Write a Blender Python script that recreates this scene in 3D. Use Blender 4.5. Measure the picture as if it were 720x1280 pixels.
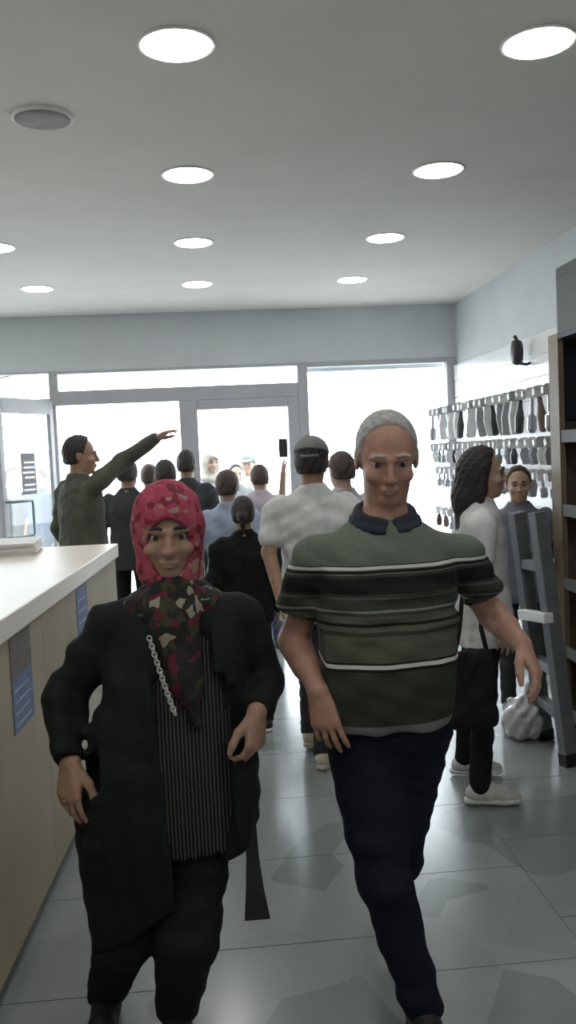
import bpy, math, random
import numpy as np
from mathutils import Matrix, Vector

scene = bpy.context.scene
COL = scene.collection
for o in list(bpy.data.objects):
    bpy.data.objects.remove(o)

# ------------------------------------------------------------------ camera
CAM_Z, FPX = 1.58, 1106.3
YAW, PITCH, ROLL = .0826, -.0646, .045
_f = np.array([math.sin(YAW)*math.cos(PITCH), math.cos(YAW)*math.cos(PITCH), math.sin(PITCH)])
_r = np.array([math.cos(YAW), -math.sin(YAW), 0.0])
_u = np.cross(_r, _f)
CR = _r*math.cos(ROLL) - _u*math.sin(ROLL)
CU = _u*math.cos(ROLL) + _r*math.sin(ROLL)
cam_data = bpy.data.cameras.new('camera')
cam = bpy.data.objects.new('camera', cam_data)
COL.objects.link(cam)
cam_data.sensor_fit = 'HORIZONTAL'
cam_data.sensor_width = 36.0
cam_data.lens = 36.0*FPX/720.0
cam_data.clip_start = .05
cam.matrix_world = Matrix(((CR[0], CU[0], -_f[0], 0), (CR[1], CU[1], -_f[1], 0),
                           (CR[2], CU[2], -_f[2], CAM_Z), (0, 0, 0, 1)))
scene.camera = cam


def P(px, py, Y):
    """point of the room seen at pixel (px, py) of the 720x1280 frame, at depth Y"""
    d = _f + (px-360)/FPX*CR + (640-py)/FPX*CU
    return np.array([0, 0, CAM_Z]) + d*(Y/d[1])


# ------------------------------------------------------------------ world, light, exposure
world = bpy.data.worlds.new('bright_overcast_sky')
scene.world = world
world.use_nodes = True
bg = world.node_tree.nodes['Background']
bg.inputs['Color'].default_value = (.88, .94, 1.0, 1)
bg.inputs['Strength'].default_value = 12.0
scene.view_settings.view_transform = 'Standard'
scene.view_settings.look = 'None'
scene.view_settings.exposure = -0.5
scene.view_settings.gamma = 1.0
scene.view_settings.use_curve_mapping = False
LAMP_STRENGTH = 46.0

# ------------------------------------------------------------------ helpers: tags, materials, meshes


def tag(o, label=None, cat=None, group=None, kind=None):
    if label: o['label'] = label
    if cat: o['category'] = cat
    if group: o['group'] = group
    if kind: o['kind'] = kind
    return o


def empty(name, loc=(0, 0, 0), rz=0.0):
    o = bpy.data.objects.new(name, None)
    COL.objects.link(o)
    o.location = loc
    o.rotation_euler = (0, 0, rz)
    o.empty_display_size = .1
    return o


def nd(nt, t, **k):
    n = nt.nodes.new(t)
    for a, b in k.items():
        setattr(n, a, b)
    return n


def mat(name, color, rough=.6, metal=0.0, var=.12, scale=18.0, bump=0.0, bscale=120.0, spec=.5, emit=None, alpha=None):
    m = bpy.data.materials.new(name)
    m.use_nodes = True
    nt = m.node_tree
    b = nt.nodes['Principled BSDF']
    b.inputs['Roughness'].default_value = rough
    b.inputs['Metallic'].default_value = metal
    b.inputs['Specular IOR Level'].default_value = spec
    tc = nd(nt, 'ShaderNodeTexCoord')
    nz = nd(nt, 'ShaderNodeTexNoise')
    nz.inputs['Scale'].default_value = scale
    nz.inputs['Detail'].default_value = 4
    nt.links.new(tc.outputs['Object'], nz.inputs['Vector'])
    rp = nd(nt, 'ShaderNodeValToRGB')
    rp.color_ramp.elements[0].position = .3
    rp.color_ramp.elements[1].position = .7
    rp.color_ramp.elements[0].color = tuple(c*(1-var) for c in color)+(1,)
    rp.color_ramp.elements[1].color = tuple(min(1, c*(1+var)) for c in color)+(1,)
    nt.links.new(nz.outputs['Fac'], rp.inputs['Fac'])
    nt.links.new(rp.outputs['Color'], b.inputs['Base Color'])
    if bump:
        n2 = nd(nt, 'ShaderNodeTexNoise')
        n2.inputs['Scale'].default_value = bscale
        n2.inputs['Detail'].default_value = 3
        nt.links.new(tc.outputs['Object'], n2.inputs['Vector'])
        bp = nd(nt, 'ShaderNodeBump')
        bp.inputs['Strength'].default_value = bump
        bp.inputs['Distance'].default_value = .01
        nt.links.new(n2.outputs['Fac'], bp.inputs['Height'])
        nt.links.new(bp.outputs['Normal'], b.inputs['Normal'])
    if emit:
        b.inputs['Emission Color'].default_value = emit[0]+(1,)
        b.inputs['Emission Strength'].default_value = emit[1]
    if alpha is not None:
        b.inputs['Alpha'].default_value = alpha
    return m


def cloth(name, color, var=.18, bump=.35):
    return mat(name, color, rough=.88, var=var, scale=9, bump=bump, bscale=40, spec=.2)


def skin(name, color):
    m = mat(name, color, rough=.52, var=.12, scale=28, bump=.12, bscale=160, spec=.4)
    b = m.node_tree.nodes['Principled BSDF']
    b.inputs['Subsurface Weight'].default_value = .08
    b.inputs['Subsurface Radius'].default_value = (.01, .004, .002)
    return m


class MB:
    """collects simple solids, built as one mesh"""

    def __init__(s):
        s.v, s.f = [], []

    def add(s, v, f):
        n = len(s.v)
        s.v += [tuple(p) for p in v]
        s.f += [tuple(i+n for i in q) for q in f]
        return s

    def box(s, lo, hi, M=None):
        v = [Vector((x, y, z)) for z in (lo[2], hi[2]) for y in (lo[1], hi[1]) for x in (lo[0], hi[0])]
        if M is not None:
            v = [M @ p for p in v]
        return s.add(v, [(0, 2, 3, 1), (4, 5, 7, 6), (0, 1, 5, 4), (2, 6, 7, 3), (0, 4, 6, 2), (1, 3, 7, 5)])

    def prism(s, pts, axis, a, b):
        """closed 2D outline extruded along an axis (0 x, 1 y, 2 z)"""
        def mk(p, t):
            q = [0, 0, 0]
            o = [i for i in range(3) if i != axis]
            q[o[0]], q[o[1]], q[axis] = p[0], p[1], t
            return q
        n = len(pts)
        v = [mk(p, a) for p in pts]+[mk(p, b) for p in pts]
        f = [tuple(range(n))[::-1], tuple(range(n, 2*n))]
        f += [(i, (i+1) % n, n+(i+1) % n, n+i) for i in range(n)]
        return s.add(v, f)

    def tube(s, pts, r, n=10, closed=False, rr=None):
        pts = [np.array(p, float) for p in pts]
        rings = []
        m = len(pts)
        prev = None
        for i in range(m):
            a = pts[i-1] if (i > 0 or closed) else pts[i]
            b = pts[(i+1) % m] if (i < m-1 or closed) else pts[i]
            t = b-a
            t /= np.linalg.norm(t)+1e-12
            if prev is None:
                h = np.array([0, 0, 1.]) if abs(t[2]) < .9 else np.array([1., 0, 0])
                e = np.cross(t, h)
            else:
                e = prev-t*np.dot(prev, t)
            e /= np.linalg.norm(e)+1e-12
            prev = e
            g = np.cross(t, e)
            ri = rr[i] if rr else r
            rings.append([pts[i]+ri*(math.cos(2*math.pi*k/n)*e+math.sin(2*math.pi*k/n)*g) for k in range(n)])
        v = [p for q in rings for p in q]
        f = []
        L = m if closed else m-1
        for i in range(L):
            j = (i+1) % m
            f += [(i*n+k, i*n+(k+1) % n, j*n+(k+1) % n, j*n+k) for k in range(n)]
        if not closed:
            f += [tuple(range(n))[::-1], tuple((m-1)*n+k for k in range(n))]
        return s.add(v, f)

    def lathe(s, prof, c=(0, 0, 0), n=24, axis=2):
        v, f = [], []
        o = [i for i in range(3) if i != axis]
        for r, t in prof:
            for k in range(n):
                q = [c[0], c[1], c[2]]
                q[o[0]] += r*math.cos(2*math.pi*k/n)
                q[o[1]] += r*math.sin(2*math.pi*k/n)
                q[axis] += t
                v.append(q)
        m = len(prof)
        for i in range(m-1):
            f += [(i*n+k, i*n+(k+1) % n, (i+1)*n+(k+1) % n, (i+1)*n+k) for k in range(n)]
        f += [tuple(range(n))[::-1], tuple((m-1)*n+k for k in range(n))]
        return s.add(v, f)

    def build(s, name, m, parent=None, bevel=0.0, smooth=False):
        me = bpy.data.meshes.new(name)
        me.from_pydata(s.v, [], s.f)
        me.validate()
        import bmesh
        bm = bmesh.new()
        bm.from_mesh(me)
        bmesh.ops.recalc_face_normals(bm, faces=bm.faces)
        bm.to_mesh(me)
        bm.free()
        if smooth:
            me.shade_smooth()
        o = bpy.data.objects.new(name, me)
        COL.objects.link(o)
        me.materials.append(m)
        if parent is not None:
            o.parent = parent
        if bevel:
            b = o.modifiers.new('edge', 'BEVEL')
            b.width = bevel
            b.segments = 2
            b.limit_method = 'ANGLE'
        return o


def link_copy(o, parent=None):
    c = o.copy()
    COL.objects.link(c)
    c.parent = parent
    return c


# ------------------------------------------------------------------ room materials
M_CEIL = mat('ceiling_paint', (.73, .70, .66), rough=.9, var=.03, scale=3)
M_WALL = mat('grey_wall_paint', (.60, .63, .645), rough=.85, var=.04, scale=3)
M_WALLW = mat('white_wall_paint', (.80, .79, .77), rough=.85, var=.03, scale=3)
M_WHITE = mat('white_laminate', (.82, .83, .83), rough=.45, var=.02, scale=5)
M_ALU = mat('grey_aluminium_frame', (.42, .43, .45), rough=.5, var=.05, scale=6)
M_GLOSS = mat('glossy_white_laminate', (.85, .86, .86), rough=.2, var=.02, scale=5, spec=.7)
M_DARKALU = mat('dark_aluminium', (.10, .105, .11), rough=.5, var=.05)
M_BEIGE = mat('beige_laminate', (.37, .31, .205), rough=.5, var=.07, scale=4)
M_CTOP = mat('cream_countertop', (.86, .80, .71), rough=.35, var=.03, scale=5)
M_BLACKP = mat('black_plastic', (.018, .018, .02), rough=.45, var=.1)
M_PAVE = mat('pale_paving', (.55, .55, .53), rough=.8, var=.08, scale=2)
M_GROUT = mat('tile_grout', (.09, .095, .095), rough=.8, var=.1)
M_PAPER = mat('white_paper', (.80, .79, .77), rough=.75, var=.04)
M_STEEL = mat('brushed_steel', (.55, .56, .57), rough=.35, metal=.9, var=.05)
M_LAMP = mat('lamp_diffuser', (.9, .9, .9), rough=.5, var=0, emit=((1, .985, .96), LAMP_STRENGTH))
M_RING = mat('lamp_ring', (.82, .82, .8), rough=.5, var=.02)

# glass: thin clear pane
M_GLASS = bpy.data.materials.new('clear_pane')
M_GLASS.use_nodes = True
_nt = M_GLASS.node_tree
_nt.nodes.remove(_nt.nodes['Principled BSDF'])
_tr = nd(_nt, 'ShaderNodeBsdfTransparent')
_tr.inputs['Color'].default_value = (.93, .95, .95, 1)
_gl = nd(_nt, 'ShaderNodeBsdfGlossy')
_gl.inputs['Roughness'].default_value = .02
_mx = nd(_nt, 'ShaderNodeMixShader')
_mx.inputs['Fac'].default_value = .06
_nt.links.new(_tr.outputs[0], _mx.inputs[1])
_nt.links.new(_gl.outputs[0], _mx.inputs[2])
_nt.links.new(_mx.outputs[0], _nt.nodes['Material Output'].inputs['Surface'])

# floor tile: polished grey stone with angular darker inlay figures
M_TILE = bpy.data.materials.new('polished_grey_tile')
M_TILE.use_nodes = True
_nt = M_TILE.node_tree
_b = _nt.nodes['Principled BSDF']
_geo = nd(_nt, 'ShaderNodeNewGeometry')
_map = nd(_nt, 'ShaderNodeMapping')
_map.inputs['Rotation'].default_value = (0, 0, .5)
_nt.links.new(_geo.outputs['Position'], _map.inputs['Vector'])
_vo = nd(_nt, 'ShaderNodeTexVoronoi', distance='MANHATTAN')
_vo.inputs['Scale'].default_value = 2.1
_nt.links.new(_map.outputs[0], _vo.inputs['Vector'])
_sep = nd(_nt, 'ShaderNodeSeparateColor')
_nt.links.new(_vo.outputs['Color'], _sep.inputs[0])
_rp = nd(_nt, 'ShaderNodeValToRGB')
_rp.color_ramp.interpolation = 'CONSTANT'
_e = _rp.color_ramp.elements
_e[0].color = (.22, .255, .253, 1)
_e[1].position = .30
_e[1].color = (.285, .315, .31, 1)
_x = _e.new(.62); _x.color = (.305, .335, .33, 1)
_nt.links.new(_sep.outputs[0], _rp.inputs['Fac'])
_nz = nd(_nt, 'ShaderNodeTexNoise')
_nz.inputs['Scale'].default_value = 3
_nz.inputs['Detail'].default_value = 4
_nt.links.new(_geo.outputs['Position'], _nz.inputs['Vector'])
_mxc = nd(_nt, 'ShaderNodeMix', data_type='RGBA', blend_type='MULTIPLY')
_mxc.inputs[0].default_value = .18
_nt.links.new(_rp.outputs['Color'], _mxc.inputs[6])
_nt.links.new(_nz.outputs['Fac'], _mxc.inputs[7])
_nt.links.new(_mxc.outputs[2], _b.inputs['Base Color'])
_rr = nd(_nt, 'ShaderNodeMapRange')
_rr.inputs['To Min'].default_value = .15
_rr.inputs['To Max'].default_value = .25
_nt.links.new(_nz.outputs['Fac'], _rr.inputs['Value'])
_nt.links.new(_rr.outputs[0], _b.inputs['Roughness'])
_b.inputs['Specular IOR Level'].default_value = .75

# ------------------------------------------------------------------ room shell
XL, XR, YB, YF, ZC = -3.6, 2.26, 7.98, -3.0, 2.88
floor = tag(MB().box((XL, YF, -.06), (XR, YB+.1, -.006)).build('floor', M_GROUT), 'polished grey tiled shop floor', kind='structure')
TW, TL = .605, .61
_t = MB().prism([(.0007, .002), (TW-.0007, .002), (TW-.0007, TL-.002), (.0007, TL-.002)], 2, -.006, 0.0)
tile0 = _t.build('tile', M_TILE, floor)
_first = True
col_off = {-1: 2.58, 0: 2.765, 1: 2.545, 2: 3.39-.61, 3: 2.62, -2: 2.7, -3: 2.5, -4: 2.66, -5: 2.56, -6: 2.7}
for c, off in col_off.items():
    x0 = -.13+c*TW
    y0 = off-TL*math.ceil((off-YF)/TL)
    y = y0
    while y < YB-.02:
        if y >= YF-.3:
            t = tile0 if _first else link_copy(tile0, floor)
            _first = False
            ys = min(1, (YB-y)/TL)
            xs = min(1, (XR-x0)/TW)
            t.location = (max(x0, XL-.3), y, 0)
            t.scale = (xs, ys, 1)
        y += TL

tag(MB().box((XL-.15, YF-.15, ZC), (XR+.15, YB+.16, ZC+.15)).build('ceiling', M_CEIL), 'flat grey ceiling with recessed round lights', kind='structure')
tag(MB().box((XL-.15, YF, -.06), (XL, YB, ZC)).build('wall_left', M_WALLW), kind='structure')
tag(MB().box((XR, YF, -.06), (XR+.15, YB+.1, ZC)).build('wall_right', M_WALL), kind='structure')
tag(MB().box((XL-.15, YF-.15, -.06), (XR+.15, YF, ZC)).build('wall_rear', M_WALLW), kind='structure')
tag(MB().box((XL, YB, 2.40), (XR, YB+.16, ZC)).build('wall_front', M_WALL), 'grey header wall above the shop windows', kind='structure')
tag(MB().box((-14, YB+.1, -.12), (14, 40, -.02)).build('ground_outside', M_PAVE), kind='structure')

# storefront frames and glass
Y0, Y1 = YB, YB+.08


def frame_piece(name, parent, lo, hi, m=M_ALU):
    return MB().box(lo, hi).build(name, m, parent, bevel=.006)


win_r = tag(empty('window_1', (0, YB, 0)), 'large display window beside the glass door', kind='structure')
win_r.location = (0, 0, 0)
frame_piece('frame', win_r, (.80, Y0-.02, 0), (.89, Y1, 2.40))
frame_piece('frame', win_r, (2.165, Y0-.02, 0), (XR, Y1, 2.40))
frame_piece('frame', win_r, (.89, Y0-.01, 2.355), (2.165, Y1, 2.40))
frame_piece('frame', win_r, (.89, Y0-.01, 0), (2.165, Y1, .18))
MB().box((.89, Y0+.03, .18), (2.165, Y0+.04, 2.355)).build('pane', M_GLASS, win_r)
win_t = tag(empty('window_2'), 'long transom window above the entrance', kind='structure')
frame_piece('frame', win_t, (-1.32, Y0-.015, 2.10), (.80, Y1, 2.225))
frame_piece('frame', win_t, (-1.395, Y0-.02, 2.10), (-1.315, Y1, 2.40))
frame_piece('frame', win_t, (-1.32, Y0-.01, 2.375), (.80, Y1, 2.40))
MB().box((-1.315, Y0+.03, 2.225), (.80, Y0+.04, 2.375)).build('pane', M_GLASS, win_t)
win_l = tag(empty('window_3'), 'glass side light left of the entrance', kind='structure')
frame_piece('frame', win_l, (XL, Y0-.01, 2.09), (-1.395, Y1, 2.165))
frame_piece('frame', win_l, (XL, Y0-.01, 2.385), (-1.395, Y1, 2.40))
frame_piece('frame', win_l, (-1.40, Y0-.015, 0), (-1.345, Y1, 2.10))
frame_piece('frame', win_l, (XL, Y0-.01, 0), (-1.40, Y1, .12))
MB().box((XL, Y0+.03, 2.165), (-1.395, Y0+.04, 2.385)).build('pane', M_GLASS, win_l)
MB().box((XL, Y0+.03, .12), (-1.40, Y0+.04, 2.09)).build('pane', M_GLASS, win_l)
# closed glass door leaf
door1 = tag(empty('door_1'), 'closed grey framed glass door leaf', kind='structure')
frame_piece('frame', door1, (-.27, Y0-.02, 0), (-.11, Y1, 2.10))
frame_piece('frame', door1, (.70, Y0-.02, 0), (.80, Y1, 2.10))
frame_piece('frame', door1, (-.11, Y0-.015, 2.015), (.70, Y1, 2.10))
frame_piece('frame', door1, (-.11, Y0-.015, 0), (.70, Y1, .14))
MB().box((-.11, Y0+.03, .14), (.70, Y0+.04, 2.015)).build('pane', M_GLASS, door1)
MB().tube([(-.16, Y0-.02, .85), (-.16, Y0-.08, .85), (-.16, Y0-.08, 1.25), (-.16, Y0-.02, 1.25)], .012).build('door_handle', M_STEEL, door1)
# open leaf swung into the room; local x runs along the leaf from the hinge
hx, hy, ex, ey = -1.385, 7.94, -1.70, 7.26
ang = math.atan2(ey-hy, ex-hx)
LW = math.hypot(ex-hx, ey-hy)
door2 = tag(empty('door_2', (hx, hy, 0), ang), 'glass door leaf standing open into the shop', kind='structure')
frame_piece('frame', door2, (0, -.02, .02), (.05, .02, 2.145))
frame_piece('frame', door2, (LW-.055, -.02, .02), (LW, .02, 2.145))
frame_piece('frame', door2, (.05, -.02, 2.02), (LW-.055, .02, 2.145))
frame_piece('frame', door2, (.05, -.02, .02), (LW-.055, .02, .16))
MB().box((.05, -.004, .16), (LW-.055, .004, 2.02)).build('pane', M_GLASS, door2)
M_TEAL = mat('green_enamel', (.22, .33, .31), rough=.4)
MB().tube([(LW-.03, .025, 1.01), (LW-.03, .10, 1.01), (LW-.24, .115, 1.01), (LW-.255, .115, 1.03), (LW-.255, .115, 1.28), (LW-.24, .115, 1.30), (LW-.03, .10, 1.30), (LW-.03, .025, 1.30)], .012).build('door_handle', M_TEAL, door2, smooth=True)

# opening hours sticker on the open leaf
M_STICK = mat('grey_sticker', (.10, .105, .12), rough=.6)
stk = tag(empty('door_sign', (hx, hy, 0), ang), 'dark notice with pale lines stuck on the open glass door', 'sign')
MB().box((.285, .005, 1.345), (.475, .009, 1.69)).build('sheet', M_STICK, stk)
for k in range(6):
    zz = 1.375+k*.042+(.02 if k > 1 else 0)
    MB().box((.30, .0088, zz), (.46-.012*(k % 3), .0098, zz+.017)).build('printed_line', M_PAPER, stk)

# rolled shutter outside over the big window, cable outside
sh = tag(empty('trim_1'), 'rolled up shutter edge outside the display window', kind='structure')
for k in range(3):
    MB().box((.9, YB+.22+k*.02, 2.335-.0*k), (2.2, YB+.235+k*.02, 2.42)).build('slat', M_ALU, sh)
tag(MB().tube([(-2.6, 8.6, 2.36), (-2.0, 8.5, 2.40), (-1.6, 8.5, 2.47), (-1.2, 8.4, 2.52), (-.4, 8.3, 2.56)], .008, 6).build('cable', M_BLACKP),
    'black cable sagging outside the upper side window', 'cable')
tag(MB().tube([(-.4, 8.3, 2.56), (-.4, 8.10, 2.56)], .008, 6).build('trim_2', M_ALU), kind='structure')

# ------------------------------------------------------------------ ceiling lights
LX0, LDX, LY0, LDY = -.046, 1.1698, 2.8837, 1.28
lampnames = {
    (0, 0): 'large round ceiling light nearest the top centre, above the woman',
    (1, 0): 'round ceiling light in the upper corner by the shelf wall',
    (0, 1): 'round ceiling light, second one out in the middle row',
    (1, 1): 'round ceiling light, second one out in the row by the shelf wall',
    (0, 2): 'round ceiling light, third one out in the middle row',
    (1, 2): 'round ceiling light, third one out in the row by the shelf wall',
    (0, 3): 'round ceiling light of the middle row, closest to the windows',
    (1, 3): 'round ceiling light closest to the windows, row by the shelf wall',
    (-1, 3): 'round ceiling light over the counter side, closest to the windows',
    (-1, 2): 'round ceiling light over the counter, cut off by the picture edge'}
lamp_ring = lamp_disc = None
for i in (-2, -1, 0, 1):  # lights out of view continue the grid, added to brighten the room
    for j in range(-3, 4):
        if i <= -1 and 0 <= j < 2:
            continue
        if i == -2 and j not in (-1, -2, 3):
            continue
        r = empty('ceiling_light', (LX0+i*LDX, LY0+j*LDY, ZC))
        tag(r, lampnames.get((i, j), 'unseen round ceiling light continuing the grid, added to light the shop'), 'ceiling light', 'recessed ceiling lights')
        if lamp_ring is None:
            lamp_ring = MB().lathe([(.100, -.004), (.118, -.006), (.124, -.003), (.124, .0)], n=40).build('trim_ring', M_RING, r, smooth=False)
            lamp_disc = MB().lathe([(.106, -.0075), (.106, -.0042)], n=40).build('diffuser', M_LAMP, r)
        else:
            link_copy(lamp_ring, r)
            link_copy(lamp_disc, r)
sp = tag(empty('ceiling_speaker', (-.567, 3.457, ZC)), 'flat round grey speaker set into the ceiling', 'speaker')
M_SPK = mat('speaker_mesh', (.42, .41, .40), rough=.8, bump=.6, bscale=500)
MB().lathe([(.105, -.012), (.112, -.010), (.116, -.004), (.116, 0)], n=40).build('rim', M_RING, sp)
MB().lathe([(.04, -.0185), (.08, -.0175), (.103, -.0135), (.103, -.006)], n=40).build('grille', M_SPK, sp, smooth=True)

# ------------------------------------------------------------------ counter (turned a little from the wall direction)
CROT = -.045
ctr = tag(empty('shop_counter', (-.672, 2.8, 0), CROT), 'long beige shop counter with cream worktop', 'counter')
MB().box((-.85, -2.2, 1.045), (.012, 2.28, 1.12)).build('worktop', M_CTOP, ctr, bevel=.004)
MB().box((-.80, -2.15, .06), (-.022, 2.25, 1.045)).build('body', M_BEIGE, ctr)
MB().box((-.78, -2.12, 0), (-.05, 2.22, .06)).build('plinth', M_DARKALU, ctr)
for k in range(5):
    y0 = -2.15+k*.88
    MB().box((-.022, y0+.002, .065), (-.004, y0+.878, 1.035)).build('front_panel', M_BEIGE, ctr, bevel=.0015)
M_BLUE = mat('blue_print', (.10, .15, .30), rough=.5, var=.35, scale=30)
M_BROWN = mat('brown_print', (.12, .085, .075), rough=.5, var=.4, scale=25)
M_LBLUE = mat('pale_blue_print', (.30, .36, .48), rough=.5)


def leaflet(y0, y1, z0, z1, zsplit, label):
    r = tag(empty('leaflet', (-.672, 2.8, 0), CROT), label, 'leaflet')
    MB().box((-.0035, y0, z0), (-.001, y1, zsplit)).build('lower_half', M_BLUE, r)
    if zsplit < z1:
        MB().box((-.0035, y0, zsplit), (-.001, y1, z1)).build('upper_half', M_BROWN, r)
    for k in range(4):
        zz = z0+.02+k*(zsplit-z0-.03)/4
        MB().box((-.0012, y0+.02, zz), (-.0006, y1-.03-.02*(k % 2), zz+.008)).build('printed_line', M_LBLUE, r)
    return r


leaflet(.05, .30, .72, 1.03, .90, 'brown and blue leaflet stuck upright on the counter front')
leaflet(1.12, 1.36, .80, 1.03, 1.03, 'blue leaflet stuck on the counter front, further along')
pp = tag(empty('folded_papers', (-1.17, 4.86, 1.12), .1), 'folded white papers lying on the counter end', 'papers')
random.seed(3)
for k in range(5):
    dx, dy = random.uniform(-.012, .012), random.uniform(-.012, .012)
    MB().prism([(-.24+dx, .013*k), (.19+dx, .013*k), (.215+dx+.01*(k % 2), .013*k+.004), (.215+dx, .013*k+.009), (.19+dx, .013*k+.012), (-.24+dx, .013*k+.012)], 1, -.22+dy, .20+dy).build('sheet', M_PAPER, pp)

# ------------------------------------------------------------------ display wall on the right
dp = tag(empty('display_panel'), 'white slatted display wall with rows of hooks', 'display wall')
PX = XR-.034
for k in range(15):
    z0 = .12+k*.147
    MB().box((PX, 4.95 if k < 14 else 5.475, z0), (XR-.003, 7.94, z0+.140)).build('slat', M_GLOSS, dp, bevel=.003)
MB().box((PX+.012, 4.95, .12), (XR-.003, 7.94, 2.175)).build('backing', M_GLOSS, dp)
MB().box((PX+.012, 5.475, 2.175), (XR-.003, 7.94, 2.32)).build('backing', M_GLOSS, dp)
packmats = [mat('pack_black', (.03, .03, .035), rough=.35), mat('pack_grey', (.25, .26, .27), rough=.35),
            mat('pack_brown', (.16, .10, .075), rough=.4), mat('pack_white', (.62, .62, .62), rough=.35),
            mat('pack_green', (.14, .18, .15), rough=.4), mat('pack_steel', (.4, .42, .44), rough=.25, metal=.7)]
rows = [(1.905, .150, 'top row'), (1.60, .150, 'second row'), (1.40, .16, 'third row'), (1.05, .2, 'fourth row')]
hook0 = tag0 = None
pack_cache = {}
random.seed(11)
for ri, (zt, dy, rn) in enumerate(rows):
    n = int(2.85/dy)
    for k in range(n):
        y = 5.02+k*dy
        L = .30
        if hook0 is None:
            hook0 = MB().tube([(0, 0, 0), (-.28, 0, 0), (-L, 0, .012)], .004, 6).build('hook', M_STEEL, dp)
            tag0 = MB().box((-L-.004, -.016, -.036), (-L-.001, .016, .002)).build('price_tag', M_WHITE, hook0)
            h = hook0
        else:
            h = link_copy(hook0, dp)
            link_copy(tag0, h)
        h.location = (PX, y, zt)
        h.rotation_euler = (random.uniform(-.7, .7), 0, random.uniform(-.12, .12))
        kind = random.choice((0, 1, 2, 3, 3, 4, 5, 5, 1))
        tall = ri == 0
        key = (kind, tall)
        nm = ['', '', '']
        r = empty('hanging_pack', (PX-.27+random.uniform(0, .02), y, zt))
        r.rotation_euler = (random.uniform(-.10, .10), random.uniform(-.12, .12), random.uniform(-.5, .5))
        look = ['black bottle shaped goods', 'grey flat packed goods', 'brown bottle shaped goods', 'white flat packed goods', 'green handled goods', 'bare steel handled goods'][kind]
        place = 'near the shelving unit' if k < n/3 else ('near the window' if k >= 2*n/3 else 'midway along')
        tag(r, look+' hanging '+['in the top row', 'in the second row', 'in the third row', 'in the lowest row'][ri]+' of hooks'+', '+place,
            'packaged goods', 'packs hanging on the display wall, '+rn)
        if key not in pack_cache:
            hh = .26 if tall else .15
            w = .038 if tall else .032
            a = MB().prism([(-w, -.045), (w, -.045), (w, .012), (w*.6, .022), (-w*.6, .022), (-w, .012)], 1, -.002, .002).build('header_card', packmats[3] if kind != 3 else packmats[1], r)
            pr = MB()
            if kind in (0, 2):
                pr.lathe([(w*.25, -hh), (w*.7, -hh+.01), (w*.8, -hh*.6), (w*.45, -hh*.35), (w*.4, -.05), (w*.2, -.045)], n=10)
            elif kind in (5, 4):
                pr.lathe([(w*.3, -.045), (w*.34, -hh*.55), (w*.75, -hh*.62), (w*.8, -hh*.9), (w*.5, -hh)], n=10)
            else:
                pr.prism([(-w*.7, -hh+.01), (-w*.5, -hh), (w*.5, -hh), (w*.7, -hh+.01), (w, -hh*.55), (w*.55, -.045), (-w*.55, -.045), (-w, -hh*.55)], 1, -.014, .014)
            b = pr.build('product', packmats[kind], r)
            pack_cache[key] = (a, b)
        else:
            for q in pack_cache[key]:
                link_copy(q, r)

# dark speaker on the wall
spk = tag(empty('wall_speaker', (XR, 6.02, 2.215)), 'small black oval speaker on a wall bracket', 'speaker')
MB().lathe([(.02, -.035), (.045, -.03), (.052, 0), (.045, .03), (.02, .035)], n=20, axis=0).build('housing', M_BLACKP, spk, smooth=True).matrix_local = Matrix.Translation((-.125, 0, 0)) @ Matrix.Diagonal((1.0, 1.0, 1.75, 1))
MB().lathe([(.09, -.02), (.095, -.012), (.095, 0)], n=24, axis=0).build('wall_plate', mat('grey_plate', (.25, .25, .25)), spk).matrix_local = Matrix.Diagonal((1, .7, 1, 1))
MB().tube([(-.01, 0, -.07), (-.06, 0, -.085), (-.12, 0, -.075)], .010).build('bracket', M_BLACKP, spk)
MB().tube([(-.125, 0, .085), (-.14, 0, .115)], .012).build('knob', M_BLACKP, spk)

# shelving unit along the right wall
M_WOOD = mat('brown_shelf_board', (.17, .135, .09), rough=.55, var=.15, scale=6)
M_DKPANEL = mat('dark_back_panel', (.028, .036, .046), rough=.5)
M_CASE = mat('grey_casing', (.13, .14, .14), rough=.7, var=.04)
su = tag(empty('shelf_unit'), 'tall brown shelving unit against the side wall', 'shelf')
SX, SY0, SY1, SZ = 1.88, 2.95, 4.80, 2.165
MB().box((SX, SY1-.035, 0), (XR-.005, SY1, SZ)).build('side_panel', M_WOOD, su, bevel=.002)
MB().box((SX, SY0, 0), (XR-.005, SY0+.035, SZ)).build('side_panel', M_WOOD, su, bevel=.002)
MB().box((XR-.03, SY0+.035, .05), (XR-.006, SY1-.035, SZ)).build('back_panel', M_DKPANEL, su)
MB().box((SX-.002, SY1-.14, 0), (SX+.03, SY1-.035, SZ-.005)).build('front_post', M_WOOD, su, bevel=.002)
MB().box((SX+.03, SY1-.05, 1.70), (XR-.03, SY1-.036, SZ-.03)).build('inner_panel', M_DKPANEL, su)
MB().box((SX, SY0+.035, SZ-.03), (XR-.006, SY1-.035, SZ)).build('top_board', M_DKPANEL, su)
for z in (.08, .42, .80, 1.20, 1.60):
    b_ = MB().box((SX+.01, SY0+.035, z), (XR-.03, SY1-.036, z+.02)).build('shelf_board', M_WOOD, su)
    MB().box((SX+.004, SY0+.035, z-.02), (SX+.01, SY1-.14, z+.045)).build('price_rail', M_CASE, b_)
random.seed(5)
gm = [mat('box_dark', (.03, .03, .03), rough=.4), mat('box_olive', (.10, .10, .06), rough=.5), mat('box_cream', (.4, .37, .3), rough=.5), mat('box_grey', (.16, .16, .17), rough=.4)]
gl = ['dark', 'olive', 'cream', 'grey']
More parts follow.
